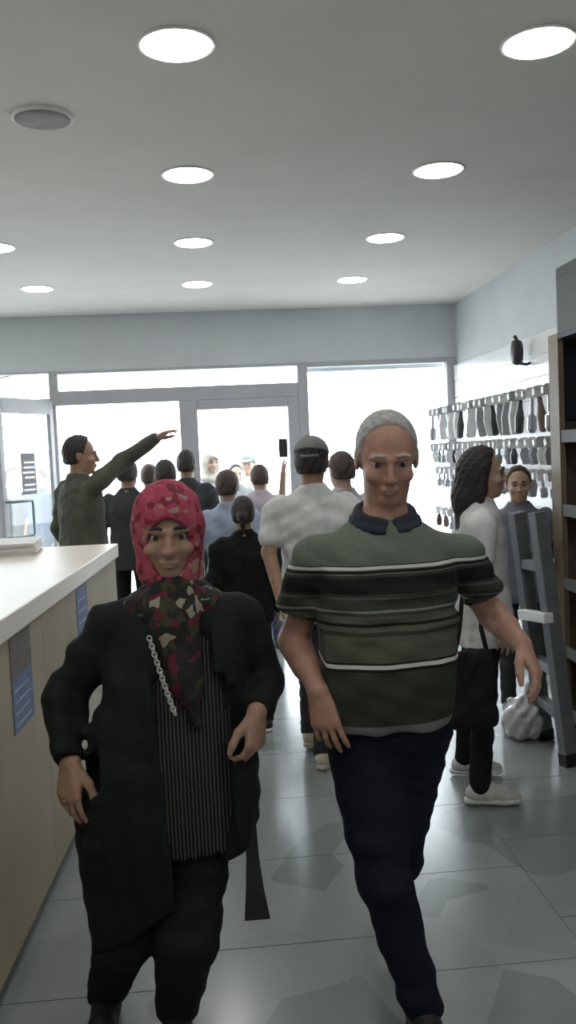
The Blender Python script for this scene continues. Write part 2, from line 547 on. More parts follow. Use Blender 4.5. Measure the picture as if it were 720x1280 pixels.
for si, z in enumerate((.10, .44, .82, 1.22, 1.62)):
    y = 4.52
    k = 0
    while y > 3.9 and k < 5:
        w = random.uniform(.10, .16)
        hgt = random.uniform(.14, .24)
        kk = (si+k) % 4
        g = tag(empty('boxed_goods', (SX+.13, y-w/2, z)), gl[kk]+' boxed goods, '+['first', 'second', 'third', 'fourth', 'fifth'][k]+' from the post on the '+['bottom', 'second lowest', 'middle', 'second highest', 'highest'][si]+' shelf', 'box', 'boxed goods on the shelving unit')
        MB().box((-.08, -w/2+.005, 0), (.14, w/2-.005, hgt)).build('carton', gm[kk], g, bevel=.003)
        MB().box((-.082, -w/2+.02, hgt*.3), (-.0798, w/2-.02, hgt*.6)).build('printed_band', gm[(kk+2) % 4], g)
        y -= w+.01
        k += 1
cs = tag(empty('duct_casing'), 'dark grey boxed casing on the wall above the shelving unit', 'casing')
MB().box((XR-.06, 3.2, 2.182), (XR-.002, 5.46, 2.665)).build('cover', M_CASE, cs, bevel=.003)
MB().box((XR-.063, 3.2, 2.60), (XR-.0595, 5.46, 2.607)).build('seam', M_DARKALU, cs)

# folded step ladder leaning on the shelf unit
M_LAD = mat('grey_ladder_rail', (.20, .215, .235), rough=.5, metal=.25, var=.08)
ld = tag(empty('step_ladder', (1.72, 4.25, 0)), 'folded grey step ladder leaning beside the shelving unit', 'ladder')


def beam(mb, a, b, w, d, up=(0, 0, 1)):
    a, b = Vector(a), Vector(b)
    z = (b-a).normalized()
    x = Vector(up).cross(z).normalized()
    y = z.cross(x)
    M = Matrix((x, y, z)).transposed().to_4x4()
    M.translation = a
    return mb.box((-w/2, -d/2, 0), (w/2, d/2, (b-a).length), M)


def lp(px, py, Y):
    return Vector(P(px, py, Y)) - Vector((1.72, 4.25, 0))


r1a, r1b = lp(681, 912, 4.52), lp(646, 640, 4.40)
r1a.z = .012
r2a, r2b = lp(712, 952, 4.12), lp(672, 640, 4.22)
r2a.z = .012
q1a, q1b = r1a+Vector((-.10, -.06, 0)), r1b+Vector((-.03, -.04, 0))
for a, b in ((r1a, r1b), (r2a, r2b)):
    o = beam(MB(), a, b, .055, .075, (1, .3, 0)).build('rail', M_LAD, ld, bevel=.004)
    beam(MB(), a-Vector((0, 0, .012)), a+(b-a)*.04, .06, .08, (1, .3, 0)).build('rubber_foot', M_BLACKP, o)
for t in (.18, .36, .78):
    a, b = r1a+(r1b-r1a)*t, r2a+(r2b-r2a)*t
    beam(MB(), a, b, .05, .05, (0, 0, 1)).build('step', M_LAD, ld, bevel=.003)
a, b = r1a+(r1b-r1a)*.565, r2a+(r2b-r2a)*.585
beam(MB(), a+Vector((-.05, -.03, 0)), b+Vector((-.03, -.05, 0)), .05, .05, (0, 0, 1)).build('white_step_cover', M_WHITE, ld, bevel=.004)

# ------------------------------------------------------------------ smooth solids (people, shoes, cloth)


def nrm(a):
    a = np.asarray(a, float)
    return a/(np.linalg.norm(a)+1e-12)


def axis_coords(lo, hi, h, fine):
    xs = [lo]
    while xs[-1] < hi:
        x = xs[-1]
        hh = h
        for a, b, fh in fine:
            if x < b and x+hh > a:
                hh = min(hh, fh)
        xs.append(x+hh)
    return np.array(xs, np.float32)


class Vol:
    """smooth union of rounded solids on a graded grid, meshed as one continuous surface"""

    def __init__(s, lo, hi, h, fine=()):
        s.c = [axis_coords(lo[i], hi[i], h, [(f[0][i], f[1][i], f[2]) for f in fine]) for i in range(3)]
        s.D = np.full([len(c) for c in s.c], .2, np.float32)

    def sl(s, lo, hi):
        out = []
        for i in range(3):
            a = max(0, int(np.searchsorted(s.c[i], lo[i]))-1)
            b = min(len(s.c[i]), int(np.searchsorted(s.c[i], hi[i]))+1)
            if b-a < 1:
                return None
            out.append(slice(a, b))
        return tuple(out)

    def grid(s, q):
        return s.c[0][q[0]][:, None, None], s.c[1][q[1]][None, :, None], s.c[2][q[2]][None, None, :]

    def put(s, q, d, k, op):
        o = s.D[q]
        if op == 'sub':
            d = -d
            h = np.clip(.5+.5*(d-o)/k, 0, 1)   # smooth max
            s.D[q] = o+(d-o)*h+k*h*(1-h)
        elif op == 'and':
            h = np.clip(.5+.5*(d-o)/k, 0, 1)
            s.D[q] = o+(d-o)*h+k*h*(1-h)
        else:
            h = np.clip(.5+.5*(o-d)/k, 0, 1)
            s.D[q] = o+(d-o)*h-k*h*(1-h)

    def cone(s, a, b, ra, rb, k=.01, op='add'):
        a, b = np.asarray(a, float), np.asarray(b, float)
        m = max(ra, rb)+k+.012
        q = s.sl(np.minimum(a, b)-m, np.maximum(a, b)+m)
        if q is None:
            return s
        x, y, z = s.grid(q)
        ab = b-a
        L = float(ab@ab)+1e-12
        px, py, pz = x-a[0], y-a[1], z-a[2]
        t = np.clip((px*ab[0]+py*ab[1]+pz*ab[2])/L, 0, 1)
        d = np.sqrt((px-t*ab[0])**2+(py-t*ab[1])**2+(pz-t*ab[2])**2)-(ra+(rb-ra)*t)
        s.put(q, d.astype(np.float32), k, op)
        return s

    def chain(s, pts, rs, k=.01, op='add'):
        for i in range(len(pts)-1):
            s.cone(pts[i], pts[i+1], rs[i], rs[i+1], k, op)
        return s

    def ell(s, c, r, R=None, k=.01, op='add'):
        c, r = np.asarray(c, float), np.asarray(r, float)
        R = np.eye(3) if R is None else R
        m = float(r.max())+k+.012
        q = s.sl(c-m, c+m)
        if q is None:
            return s
        x, y, z = s.grid(q)
        x, y, z = x-c[0], y-c[1], z-c[2]
        l = [R[i][0]*x+R[i][1]*y+R[i][2]*z for i in range(3)]
        k0 = np.sqrt(sum((l[i]/r[i])**2 for i in range(3)))
        k1 = np.sqrt(sum((l[i]/r[i]**2)**2 for i in range(3)))+1e-9
        d = k0*(k0-1)/k1
        s.put(q, d.astype(np.float32), k, op)
        return s

    def loft(s, keys, k=.02, op='add', p=2.3, yaw=0.0, cap=.02, grow=0.0):
        """keys: (z, cx, cy, rx, ry) upwards; elliptical sections"""
        K = np.array(sorted(keys), float)
        z0, z1 = K[0, 0], K[-1, 0]
        zz = np.linspace(z0, z1, 120)
        ker = np.hanning(17)
        ker /= ker.sum()
        cols = []
        for j in range(1, 5):
            c = np.interp(zz, K[:, 0], K[:, j])
            c = np.convolve(np.pad(c, 8, 'edge'), ker, 'valid')
            cols.append(c)
        m = K[:, 3:5].max()+k+.03+grow
        lo = np.array([K[:, 1].min()-m, K[:, 2].min()-m, z0-k-.03])
        hi = np.array([K[:, 1].max()+m, K[:, 2].max()+m, z1+k+.03])
        q = s.sl(lo, hi)
        if q is None:
            return s
        x, y, z = s.grid(q)
        cx, cy, rx, ry = [np.interp(z.ravel(), zz, c)[None, None, :] for c in cols]
        rx, ry = rx+grow, ry+grow
        ca, sa = math.cos(yaw), math.sin(yaw)
        dx, dy = x-cx, y-cy
        lx, ly = ca*dx+sa*dy, -sa*dx+ca*dy
        g = (np.abs(lx/rx)**p+np.abs(ly/ry)**p+1e-9)**(1/p)
        # first-order distance
        gx = (np.abs(lx)/rx)**(p-1)/rx
        gy = (np.abs(ly)/ry)**(p-1)/ry
        gr = np.sqrt(gx**2+gy**2)/(g**(p-1)+1e-9)+1e-6
        d = (g-1)/np.maximum(gr, 1/np.maximum(rx, ry))
        dz = np.maximum(z0-z, z-z1)+0*d
        h = np.clip(.5+.5*(dz-d)/cap, 0, 1)
        d = d+(dz-d)*h+cap*h*(1-h)
        s.put(q, d.astype(np.float32), k, op)
        return s

    def cut(s, pt, n, k=.006, box=None):
        """remove the half space on the side n points to"""
        n = nrm(n)
        q = (slice(None),)*3 if box is None else s.sl(box[0], box[1])
        x, y, z = s.grid(q)
        d = (x-pt[0])*n[0]+(y-pt[1])*n[1]+(z-pt[2])*n[2]
        s.put(q, (d+0*s.D[q]).astype(np.float32), k, 'and')
        return s

    def boxop(s, c, half, R=None, k=.006, op='sub', rnd=.01):
        c = np.asarray(c, float)
        R = np.eye(3) if R is None else R
        m = float(np.linalg.norm(half))+k+.02
        q = s.sl(c-m, c+m)
        if q is None:
            return s
        x, y, z = s.grid(q)
        x, y, z = x-c[0], y-c[1], z-c[2]
        l = [np.abs(R[i][0]*x+R[i][1]*y+R[i][2]*z)-(half[i]-rnd) for i in range(3)]
        d = np.sqrt(sum(np.maximum(a, 0)**2 for a in l))+np.minimum(np.maximum(np.maximum(l[0], l[1]), l[2]), 0)-rnd
        s.put(q, d.astype(np.float32), k, op)
        return s

    def folds(s, waves, band=.03, mask=None):
        """waves: (amp, kx, ky, kz, phase, warp) cycles per metre"""
        idx = np.nonzero(np.abs(s.D) < band)
        x, y, z = (s.c[i][idx[i]].astype(np.float64) for i in range(3))
        n = np.zeros(len(x))
        w1 = np.sin(9*x+5*z+1.3)+.6*np.sin(7*y-13*z+.4)
        w2 = np.sin(11*z-6*x+2.1)+.6*np.sin(8*x+9*y)
        for i, (a, kx, ky, kz, ph, wp) in enumerate(waves):
            t = 2*np.pi*(kx*x+ky*y+kz*z)+ph+wp*(w1 if i % 2 else w2)
            e = .55+.45*np.sin(3.1*x*(1+i)+4.3*z+5*y+ph)
            n += a*e*np.sin(t)
        if mask is not None:
            n *= mask(x, y, z)
        s.D[idx] += n.astype(np.float32)
        return s

    def mesh(s, name, m, parent, off=(0, 0, 0)):
        D = s.D
        for ax in range(3):     # closed at the border of the grid
            sl = [slice(None)]*3
            for e in (0, -1):
                sl[ax] = e
                D[tuple(sl)] = np.maximum(D[tuple(sl)], .001)
        ins = D < 0
        sh = D.shape
        nc = (sh[0]-1, sh[1]-1, sh[2]-1)
        N = nc[0]*nc[1]*nc[2]
        st = (nc[1]*nc[2], nc[2], 1)
        cells, poss, quads = [], [], []
        for ax in range(3):
            a = [slice(None)]*3
            b = [slice(None)]*3
            a[ax], b[ax] = slice(0, -1), slice(1, None)
            cr = ins[tuple(a)] != ins[tuple(b)]
            I = np.nonzero(cr)
            if len(I[0]) == 0:
                continue
            i0 = list(I)
            i1 = list(I)
            i1[ax] = I[ax]+1
            d0, d1 = D[tuple(i0)].astype(np.float64), D[tuple(i1)].astype(np.float64)
            t = d0/(d0-d1)
            pos = np.stack([s.c[j][I[j]].astype(np.float64) for j in range(3)], 1)
            pos[:, ax] += t*(s.c[ax][I[ax]+1]-s.c[ax][I[ax]])
            u, v = (ax+1) % 3, (ax+2) % 3
            base = I[0]*st[0]+I[1]*st[1]+I[2]*st[2]
            ok = (I[u] > 0) & (I[v] > 0) & (I[u] < nc[u]) & (I[v] < nc[v])
            base, pos = base[ok], pos[ok]
            up = ins[tuple(i0)][ok]
            c4 = [base-st[u]-st[v], base-st[v], base, base-st[u]]
            for c in c4:
                cells.append(c)
                poss.append(pos)
            qd = np.stack(c4, 1)
            qd[~up] = qd[~up][:, ::-1]
            quads.append(qd)
        cells = np.concatenate(cells)
        poss = np.concatenate(poss)
        quads = np.concatenate(quads)
        ids, inv = np.unique(cells, return_inverse=True)
        cnt = np.bincount(inv)
        V = np.stack([np.bincount(inv, poss[:, j])/cnt for j in range(3)], 1)
        F = np.searchsorted(ids, quads)
        # one light relaxation pass evens the grid steps out
        for _ in range(1):
            acc = np.zeros_like(V)
            c2 = np.zeros(len(V))
            for e in range(4):
                np.add.at(acc, F[:, e], V[F[:, (e+1) % 4]])
                np.add.at(c2, F[:, e], 1)
            V = .6*V+.4*acc/c2[:, None]
        V = V-np.asarray(off, float)
        me = bpy.data.meshes.new(name)
        me.vertices.add(len(V))
        me.vertices.foreach_set('co', V.astype(np.float32).ravel())
        me.loops.add(F.size)
        me.loops.foreach_set('vertex_index', F.astype(np.int32).ravel())
        me.polygons.add(len(F))
        me.polygons.foreach_set('loop_start', np.arange(0, F.size, 4, dtype=np.int32))
        me.update(calc_edges=True)
        me.shade_smooth()
        o = bpy.data.objects.new(name, me)
        COL.objects.link(o)
        me.materials.append(m)
        if parent is not None:
            o.parent = parent
        return o


def frame_of(fwd, up):
    f = nrm(fwd)
    u = np.asarray(up, float)
    u = nrm(u-f*(u@f))
    r = np.cross(f, u)
    return np.array([r, f, u])     # rows: right, forward, up


def add_head(v, c, F, s=1.0, ears=True, detail=True):
    c = np.asarray(c, float)
    L = lambda x, y, z: c+s*(F[0]*x+F[1]*y+F[2]*z)
    e = lambda x, y, z, rx, ry, rz, k=.012, op='add': v.ell(L(x, y, z), (rx*s, ry*s, rz*s), F, k, op)
    e(0, -.012, .028, .077, .096, .088)
    e(0, .028, -.042, .060, .066, .080, .03)
    e(0, .066, -.098, .026, .022, .018, .02)
    if ears:
        for q in (-1, 1):
            e(q*.079, -.008, -.005, .009, .021, .033, .006)
    if detail:
        for q in (-1, 1):
            e(q*.033, .098, .004, .020, .014, .011, .012, 'sub')
            v.cone(L(q*.012, .093, .021), L(q*.050, .078, .022), .009*s, .008*s, .012)
            e(q*.042, .068, -.030, .022, .022, .018, .02)
            e(q*.010, .102, -.032, .010, .010, .008, .006)
        v.cone(L(0, .092, .010), L(0, .112, -.030), .008*s, .0115*s, .010)
        e(0, .092, -.061, .024, .012, .006, .006)
        e(0, .090, -.071, .020, .012, .006, .006)
        if detail == 2:
            for q in (-1, 1):
                e(q*.033, .088, .003, .0135, .012, .0040, .003, 'sub')
        v.cone(L(-.020, .103, -.066), L(.020, .103, -.066), .0022*s, .0022*s, .003, 'sub')
    return L


def add_hand(v, w, fd, nb, thumb, s=1.0, curl=.35, spread=.10, fan=None):
    """w wrist, fd finger direction, nb normal of the back of the hand, thumb +1/-1 side of cross(fd, nb)"""
    w = np.asarray(w, float)
    f = nrm(fd)
    n = np.asarray(nb, float)
    n = nrm(n-f*(n@f))
    sd = np.cross(f, n)*thumb
    offs = (.030, .010, -.010, -.029)
    kl = (.088, .092, .087, .079)
    fl = (.071, .079, .072, .058)
    for i in range(4):
        K = w+s*(f*kl[i]+sd*offs[i])
        v.cone(w+s*(sd*offs[i]*.45+f*.004), K, .0155*s, .0105*s, .014)
    v.ell(w+s*(f*.05-n*.004), (.036*s, .048*s, .014*s), np.array([sd, f, n]), .012)
    for i in range(4):
        p = w+s*(f*kl[i]+sd*offs[i])
        d0 = nrm(f+sd*spread*(1.2, .35, -.45, -1.25)[i])
        a = curl*(.75, .9, 1.05, 1.2)[i] if fan is None else fan[i]
        r = (.0088, .009, .0086, .0076)[i]
        ang_ = 0.0
        for j, (fr, r0, r1) in enumerate(((.45, 1.0, .93), (.31, .93, .86), (.24, .86, .72))):
            ang_ += a*(1.0, 1.25, .8)[j]
            d = d0*math.cos(ang_)-n*math.sin(ang_)
            p2 = p+s*d*fl[i]*fr
            v.cone(p, p2, r*r0*s, r*r1*s, .003 if j else .006)
            p = p2
    b = w+s*(f*.022+sd*.020-n*.006)
    d1 = nrm(f*.72+sd*.62-n*.32)
    d2 = nrm(f*.92+sd*.30-n*.30)
    p1 = b+d1*.046*s
    p2 = p1+d2*.034*s
    p3 = p2+nrm(f*.97+sd*.08-n*.30)*.026*s
    v.chain([b, p1, p2, p3], [.0155*s, .0125*s, .0105*s, .0078*s], .006)


M_EYEW = mat('eye_white', (.45, .42, .40), rough=.2, var=.02)
M_IRIS = mat('eye_iris', (.05, .03, .02), rough=.15, var=.05)


def add_eyes(L, s, root, off, F, brow=None):
    for q in (-1, 1):
        c = L(q*.033, .0715, .003)-off
        o = MB().lathe([(.0008, -.0128*s), (.007*s, -.0107*s), (.0115*s, -.005*s), (.0125*s, 0), (.0115*s, .005*s), (.007*s, .0107*s), (.0008, .0128*s)], n=14, axis=2).build('eye', M_EYEW, root, smooth=True)
        o.location = c
        p = Vector(F[1])
        ii = MB().lathe([(.0006, -.0006), (.0068*s, -.0004), (.0068*s, .0012), (.0006, .0016)], n=14).build('iris', M_IRIS, o)
        ii.rotation_mode = 'QUATERNION'
        ii.rotation_quaternion = p.to_track_quat('Z', 'Y')
        ii.location = p*.0122*s
        if brow is not None:
            pts = [L(q*x, y, z)-off for x, y, z in ((.014, .100, .029), (.030, .097, .032), (.050, .083, .025))]
            MB().tube(pts, .004*s, 8, rr=[.0035*s, .0045*s, .002*s]).build('eyebrow', brow, root, smooth=True)


def shoe_parts(root, off, ankle, toe_dir, m_up, m_sole, s=1.0, h=.008, pitch=0.0, ground=0.0, high=.0, laces=None):
    """ankle: joint position; toe_dir horizontal; pitch>0 lifts the heel"""
    a = np.asarray(ankle, float)
    t = nrm([toe_dir[0], toe_dir[1], 0])
    t = t*math.cos(pitch)-np.array([0, 0, 1.])*math.sin(pitch)
    u = nrm(np.array([0, 0, 1.])-t*t[2])
    r = np.cross(t, u)
    F = np.array([r, t, u])
    heel = a-u*(.085*s)        # sole level under the ankle
    L = lambda x, y, z: heel+s*(r*x+t*y+u*z)
    lo, hi = a-.30, a+.30
    v = Vol(lo, hi, h)
    v.chain([L(0, -.035, .045), L(0, .03, .048), L(.0, .11, .036), L(0, .165, .030)], [.037*s, .040*s, .038*s, .027*s], .02)
    v.cone(L(0, -.02, .05), L(0, 0, .10+high), .036*s, .041*s, .02)
    v.cone(L(0, .02, .085), L(0, .10, .052), .026*s, .026*s, .02)
    v.cut(L(0, 0, .016), -u)
    v.cut(L(0, 0, .105+high), u)
    o = v.mesh('shoe', m_up, root, off)
    w = Vol(lo, hi, h*.75)
    for (y0, y1, r0, r1) in ((-.045, .03, .036, .034), (.03, .11, .034, .042), (.11, .165, .042, .032)):
        w.cone(L(0, y0, .012), L(0, y1, .012), r0*s, r1*s, .01)
    w.cut(L(0, 0, .026), u)
    w.cut(L(0, 0, 0.0), -u)
    sole = w.mesh('sole', m_sole, o, off)
    if laces is not None:
        lb = MB()
        for k in range(4):
            y = .05+k*.020
            zc = .092-k*.0115
            lb.tube([L(-.022, y, zc-.010), L(0, y+.003, zc+.004), L(.022, y, zc-.010)], .0035*s, 6)
        lo_ = MB()
        lo_.v = [tuple(np.asarray(p)-off) for p in lb.v]
        lo_.f = lb.f
        lo_.build('laces', laces, o, smooth=True)
    return o

# ------------------------------------------------------------------ people: shared materials
SK_MAN = skin('skin_ruddy', (.40, .225, .165))
SK_WOM = skin('skin_tan', (.36, .22, .155))
SK_A = skin('skin_light', (.42, .28, .21))
SK_B = skin('skin_olive', (.33, .20, .13))
HAIR_GREY = mat('hair_grey', (.42, .41, .40), rough=.8, var=.3, scale=60, bump=.6, bscale=220)
HAIR_DARK = mat('hair_dark', (.02, .016, .014), rough=.6, var=.3, scale=50, bump=.6, bscale=200)
HAIR_BROWN = mat('hair_brown', (.06, .04, .028), rough=.6, var=.3, scale=50, bump=.6, bscale=200)
C_BLACK = cloth('black_cloth', (.013, .014, .014))
C_COAT = cloth('black_coat_cloth', (.012, .016, .015))
C_NAVY = cloth('navy_denim', (.008, .011, .021))
C_WHITE = cloth('white_cotton', (.62, .63, .62))
C_GREY = cloth('grey_cotton', (.17, .18, .18))
C_OLIVE = cloth('olive_jacket_cloth', (.085, .088, .07))
C_BLUE = cloth('pale_blue_cotton', (.34, .40, .52))
C_LILAC = cloth('pale_lilac_cotton', (.46, .42, .47))
C_SLATE = cloth('slate_blue_cotton', (.15, .165, .20))
C_JEANS = cloth('blue_jeans_cloth', (.07, .10, .17))
C_SAND = cloth('sand_cloth', (.42, .38, .32))
C_DKGREY = cloth('dark_grey_cloth', (.045, .047, .05))
C_CAP = cloth('grey_cap_cloth', (.20, .215, .21))
S_WHITE = mat('white_shoe', (.58, .58, .55), rough=.6, bump=.2)
S_CREAM = mat('cream_shoe', (.52, .47, .37), rough=.6, bump=.2)
S_BLACK = mat('black_shoe', (.015, .015, .015), rough=.5, bump=.2)
S_SOLEW = mat('white_sole', (.66, .66, .63), rough=.6)
S_SOLEB = mat('black_sole', (.02, .02, .02), rough=.7)


def stripe_mat():
    m = cloth('striped_polo_cloth', (.1, .1, .1))
    nt = m.node_tree
    b = nt.nodes['Principled BSDF']
    tc = nd(nt, 'ShaderNodeTexCoord')
    sp_ = nd(nt, 'ShaderNodeSeparateXYZ')
    nt.links.new(tc.outputs['Object'], sp_.inputs[0])
    nz = nd(nt, 'ShaderNodeTexNoise')
    nz.inputs['Scale'].default_value = 6
    nt.links.new(tc.outputs['Object'], nz.inputs['Vector'])
    ad = nd(nt, 'ShaderNodeMath', operation='MULTIPLY_ADD')
    nt.links.new(nz.outputs['Fac'], ad.inputs[0])
    ad.inputs[1].default_value = .010
    nt.links.new(sp_.outputs[2], ad.inputs[2])
    mr = nd(nt, 'ShaderNodeMapRange')
    mr.inputs['From Min'].default_value = .80
    mr.inputs['From Max'].default_value = 1.50
    nt.links.new(ad.outputs[0], mr.inputs['Value'])
    rp = nd(nt, 'ShaderNodeValToRGB')
    rp.color_ramp.interpolation = 'CONSTANT'
    green, olive, dark, blk, wht, gry = (.125, .15, .12), (.085, .092, .068), (.038, .043, .033), (.012, .013, .012), (.62, .62, .56), (.16, .17, .165)
    steps = [(.80, gry), (.857, dark), (1.004, blk), (1.012, wht), (1.023, blk), (1.030, olive), (1.098, dark), (1.108, olive), (1.122, blk), (1.13, olive),
             (1.15, dark), (1.158, gry), (1.163, dark), (1.19, olive), (1.196, dark), (1.205, blk), (1.246, dark), (1.252, gry), (1.257, blk), (1.264, gry), (1.268, wht), (1.274, blk), (1.278, green)]
    steps = [(z+.005, c) for z, c in steps]
    e = rp.color_ramp.elements
    for i, (z, c) in enumerate(steps):
        p = max(0, (z-.80)/.70)
        if i == 0:
            e[0].position = 0
            e[0].color = c+(1,)
        elif i == 1:
            e[1].position = p
            e[1].color = c+(1,)
        else:
            x = e.new(p)
            x.color = c+(1,)
    nt.links.new(mr.outputs[0], rp.inputs['Fac'])
    nt.links.new(rp.outputs['Color'], b.inputs['Base Color'])
    return m


def floral_mat(name, ground, petals, scale=26):
    m = cloth(name, ground)
    nt = m.node_tree
    b = nt.nodes['Principled BSDF']
    tc = nd(nt, 'ShaderNodeTexCoord')
    nz = nd(nt, 'ShaderNodeTexNoise')
    nz.inputs['Scale'].default_value = 22
    vv = nd(nt, 'ShaderNodeVectorMath', operation='MULTIPLY_ADD')
    nt.links.new(tc.outputs['Object'], nz.inputs['Vector'])
    nt.links.new(nz.outputs['Color'], vv.inputs[0])
    vv.inputs[1].default_value = (.05, .05, .05)
    nt.links.new(tc.outputs['Object'], vv.inputs[2])
    vo = nd(nt, 'ShaderNodeTexVoronoi')
    vo.inputs['Scale'].default_value = scale
    nt.links.new(vv.outputs[0], vo.inputs['Vector'])
    se = nd(nt, 'ShaderNodeSeparateColor')
    nt.links.new(vo.outputs['Color'], se.inputs[0])
    rp = nd(nt, 'ShaderNodeValToRGB')
    rp.color_ramp.interpolation = 'CONSTANT'
    e = rp.color_ramp.elements
    e[0].color = ground+(1,)
    for i, (p, c) in enumerate(petals):
        x = e[1] if i == 0 else e.new(p)
        x.position = p
        x.color = c+(1,)
    nt.links.new(se.outputs[0], rp.inputs['Fac'])
    nt.links.new(rp.outputs['Color'], b.inputs['Base Color'])
    return m


def pinstripe_mat():
    m = cloth('pinstriped_cloth', (.02, .02, .02))
    nt = m.node_tree
    b = nt.nodes['Principled BSDF']
    tc = nd(nt, 'ShaderNodeTexCoord')
    wv = nd(nt, 'ShaderNodeTexWave', bands_direction='X')
    wv.inputs['Scale'].default_value = 34
    wv.inputs['Distortion'].default_value = .6
    wv.inputs['Detail'].default_value = 1
    nt.links.new(tc.outputs['Object'], wv.inputs['Vector'])
    rp = nd(nt, 'ShaderNodeValToRGB')
    rp.color_ramp.elements[0].position = .72
    rp.color_ramp.elements[0].color = (.014, .014, .014, 1)
    rp.color_ramp.elements[1].position = .95
    rp.color_ramp.elements[1].color = (.10, .10, .098, 1)
    nt.links.new(wv.outputs['Fac'], rp.inputs['Fac'])
    nt.links.new(rp.outputs['Color'], b.inputs['Base Color'])
    return m


FOLD_SHIRT = [(.0035, 3, 2, 9, .3, 1.4), (.003, -5, 2, 7, 1.9, 1.2), (.002, 6, -4, 16, .8, 1.0), (.0016, 14, 6, 5, 2.2, .8)]
FOLD_LEG = [(.004, 3, 2, 8, .3, 1.6), (.003, -4, 3, 13, 1.1, 1.3), (.002, 9, 5, 19, .5, 1.0)]
FOLD_COAT = [(.006, 9, 3, .8, .3, 1.0), (.004, 15, 5, 1.5, 1.4, 1.2), (.003, 4, 2, 8, .9, 1.3)]


def hair_cap(v, L, F, s, thick=.006, front=.062, low=-.05, volume=0.0):
    v.ell(L(0, -.014, .030), ((.078+thick)*s, (.097+thick)*s, (.090+thick+volume)*s), F, .01)
    v.ell(L(0, -.045, -.02), ((.070+thick)*s, (.060+thick)*s, (.065+thick)*s), F, .02)
    v.cut(L(0, front, .062), F[1]*.80-F[2]*.60, .008)
    v.cut(L(0, .018, -.01), F[1]*.97-F[2]*.22, .006)
    v.cut(L(0, 0, low), -F[2], .01)


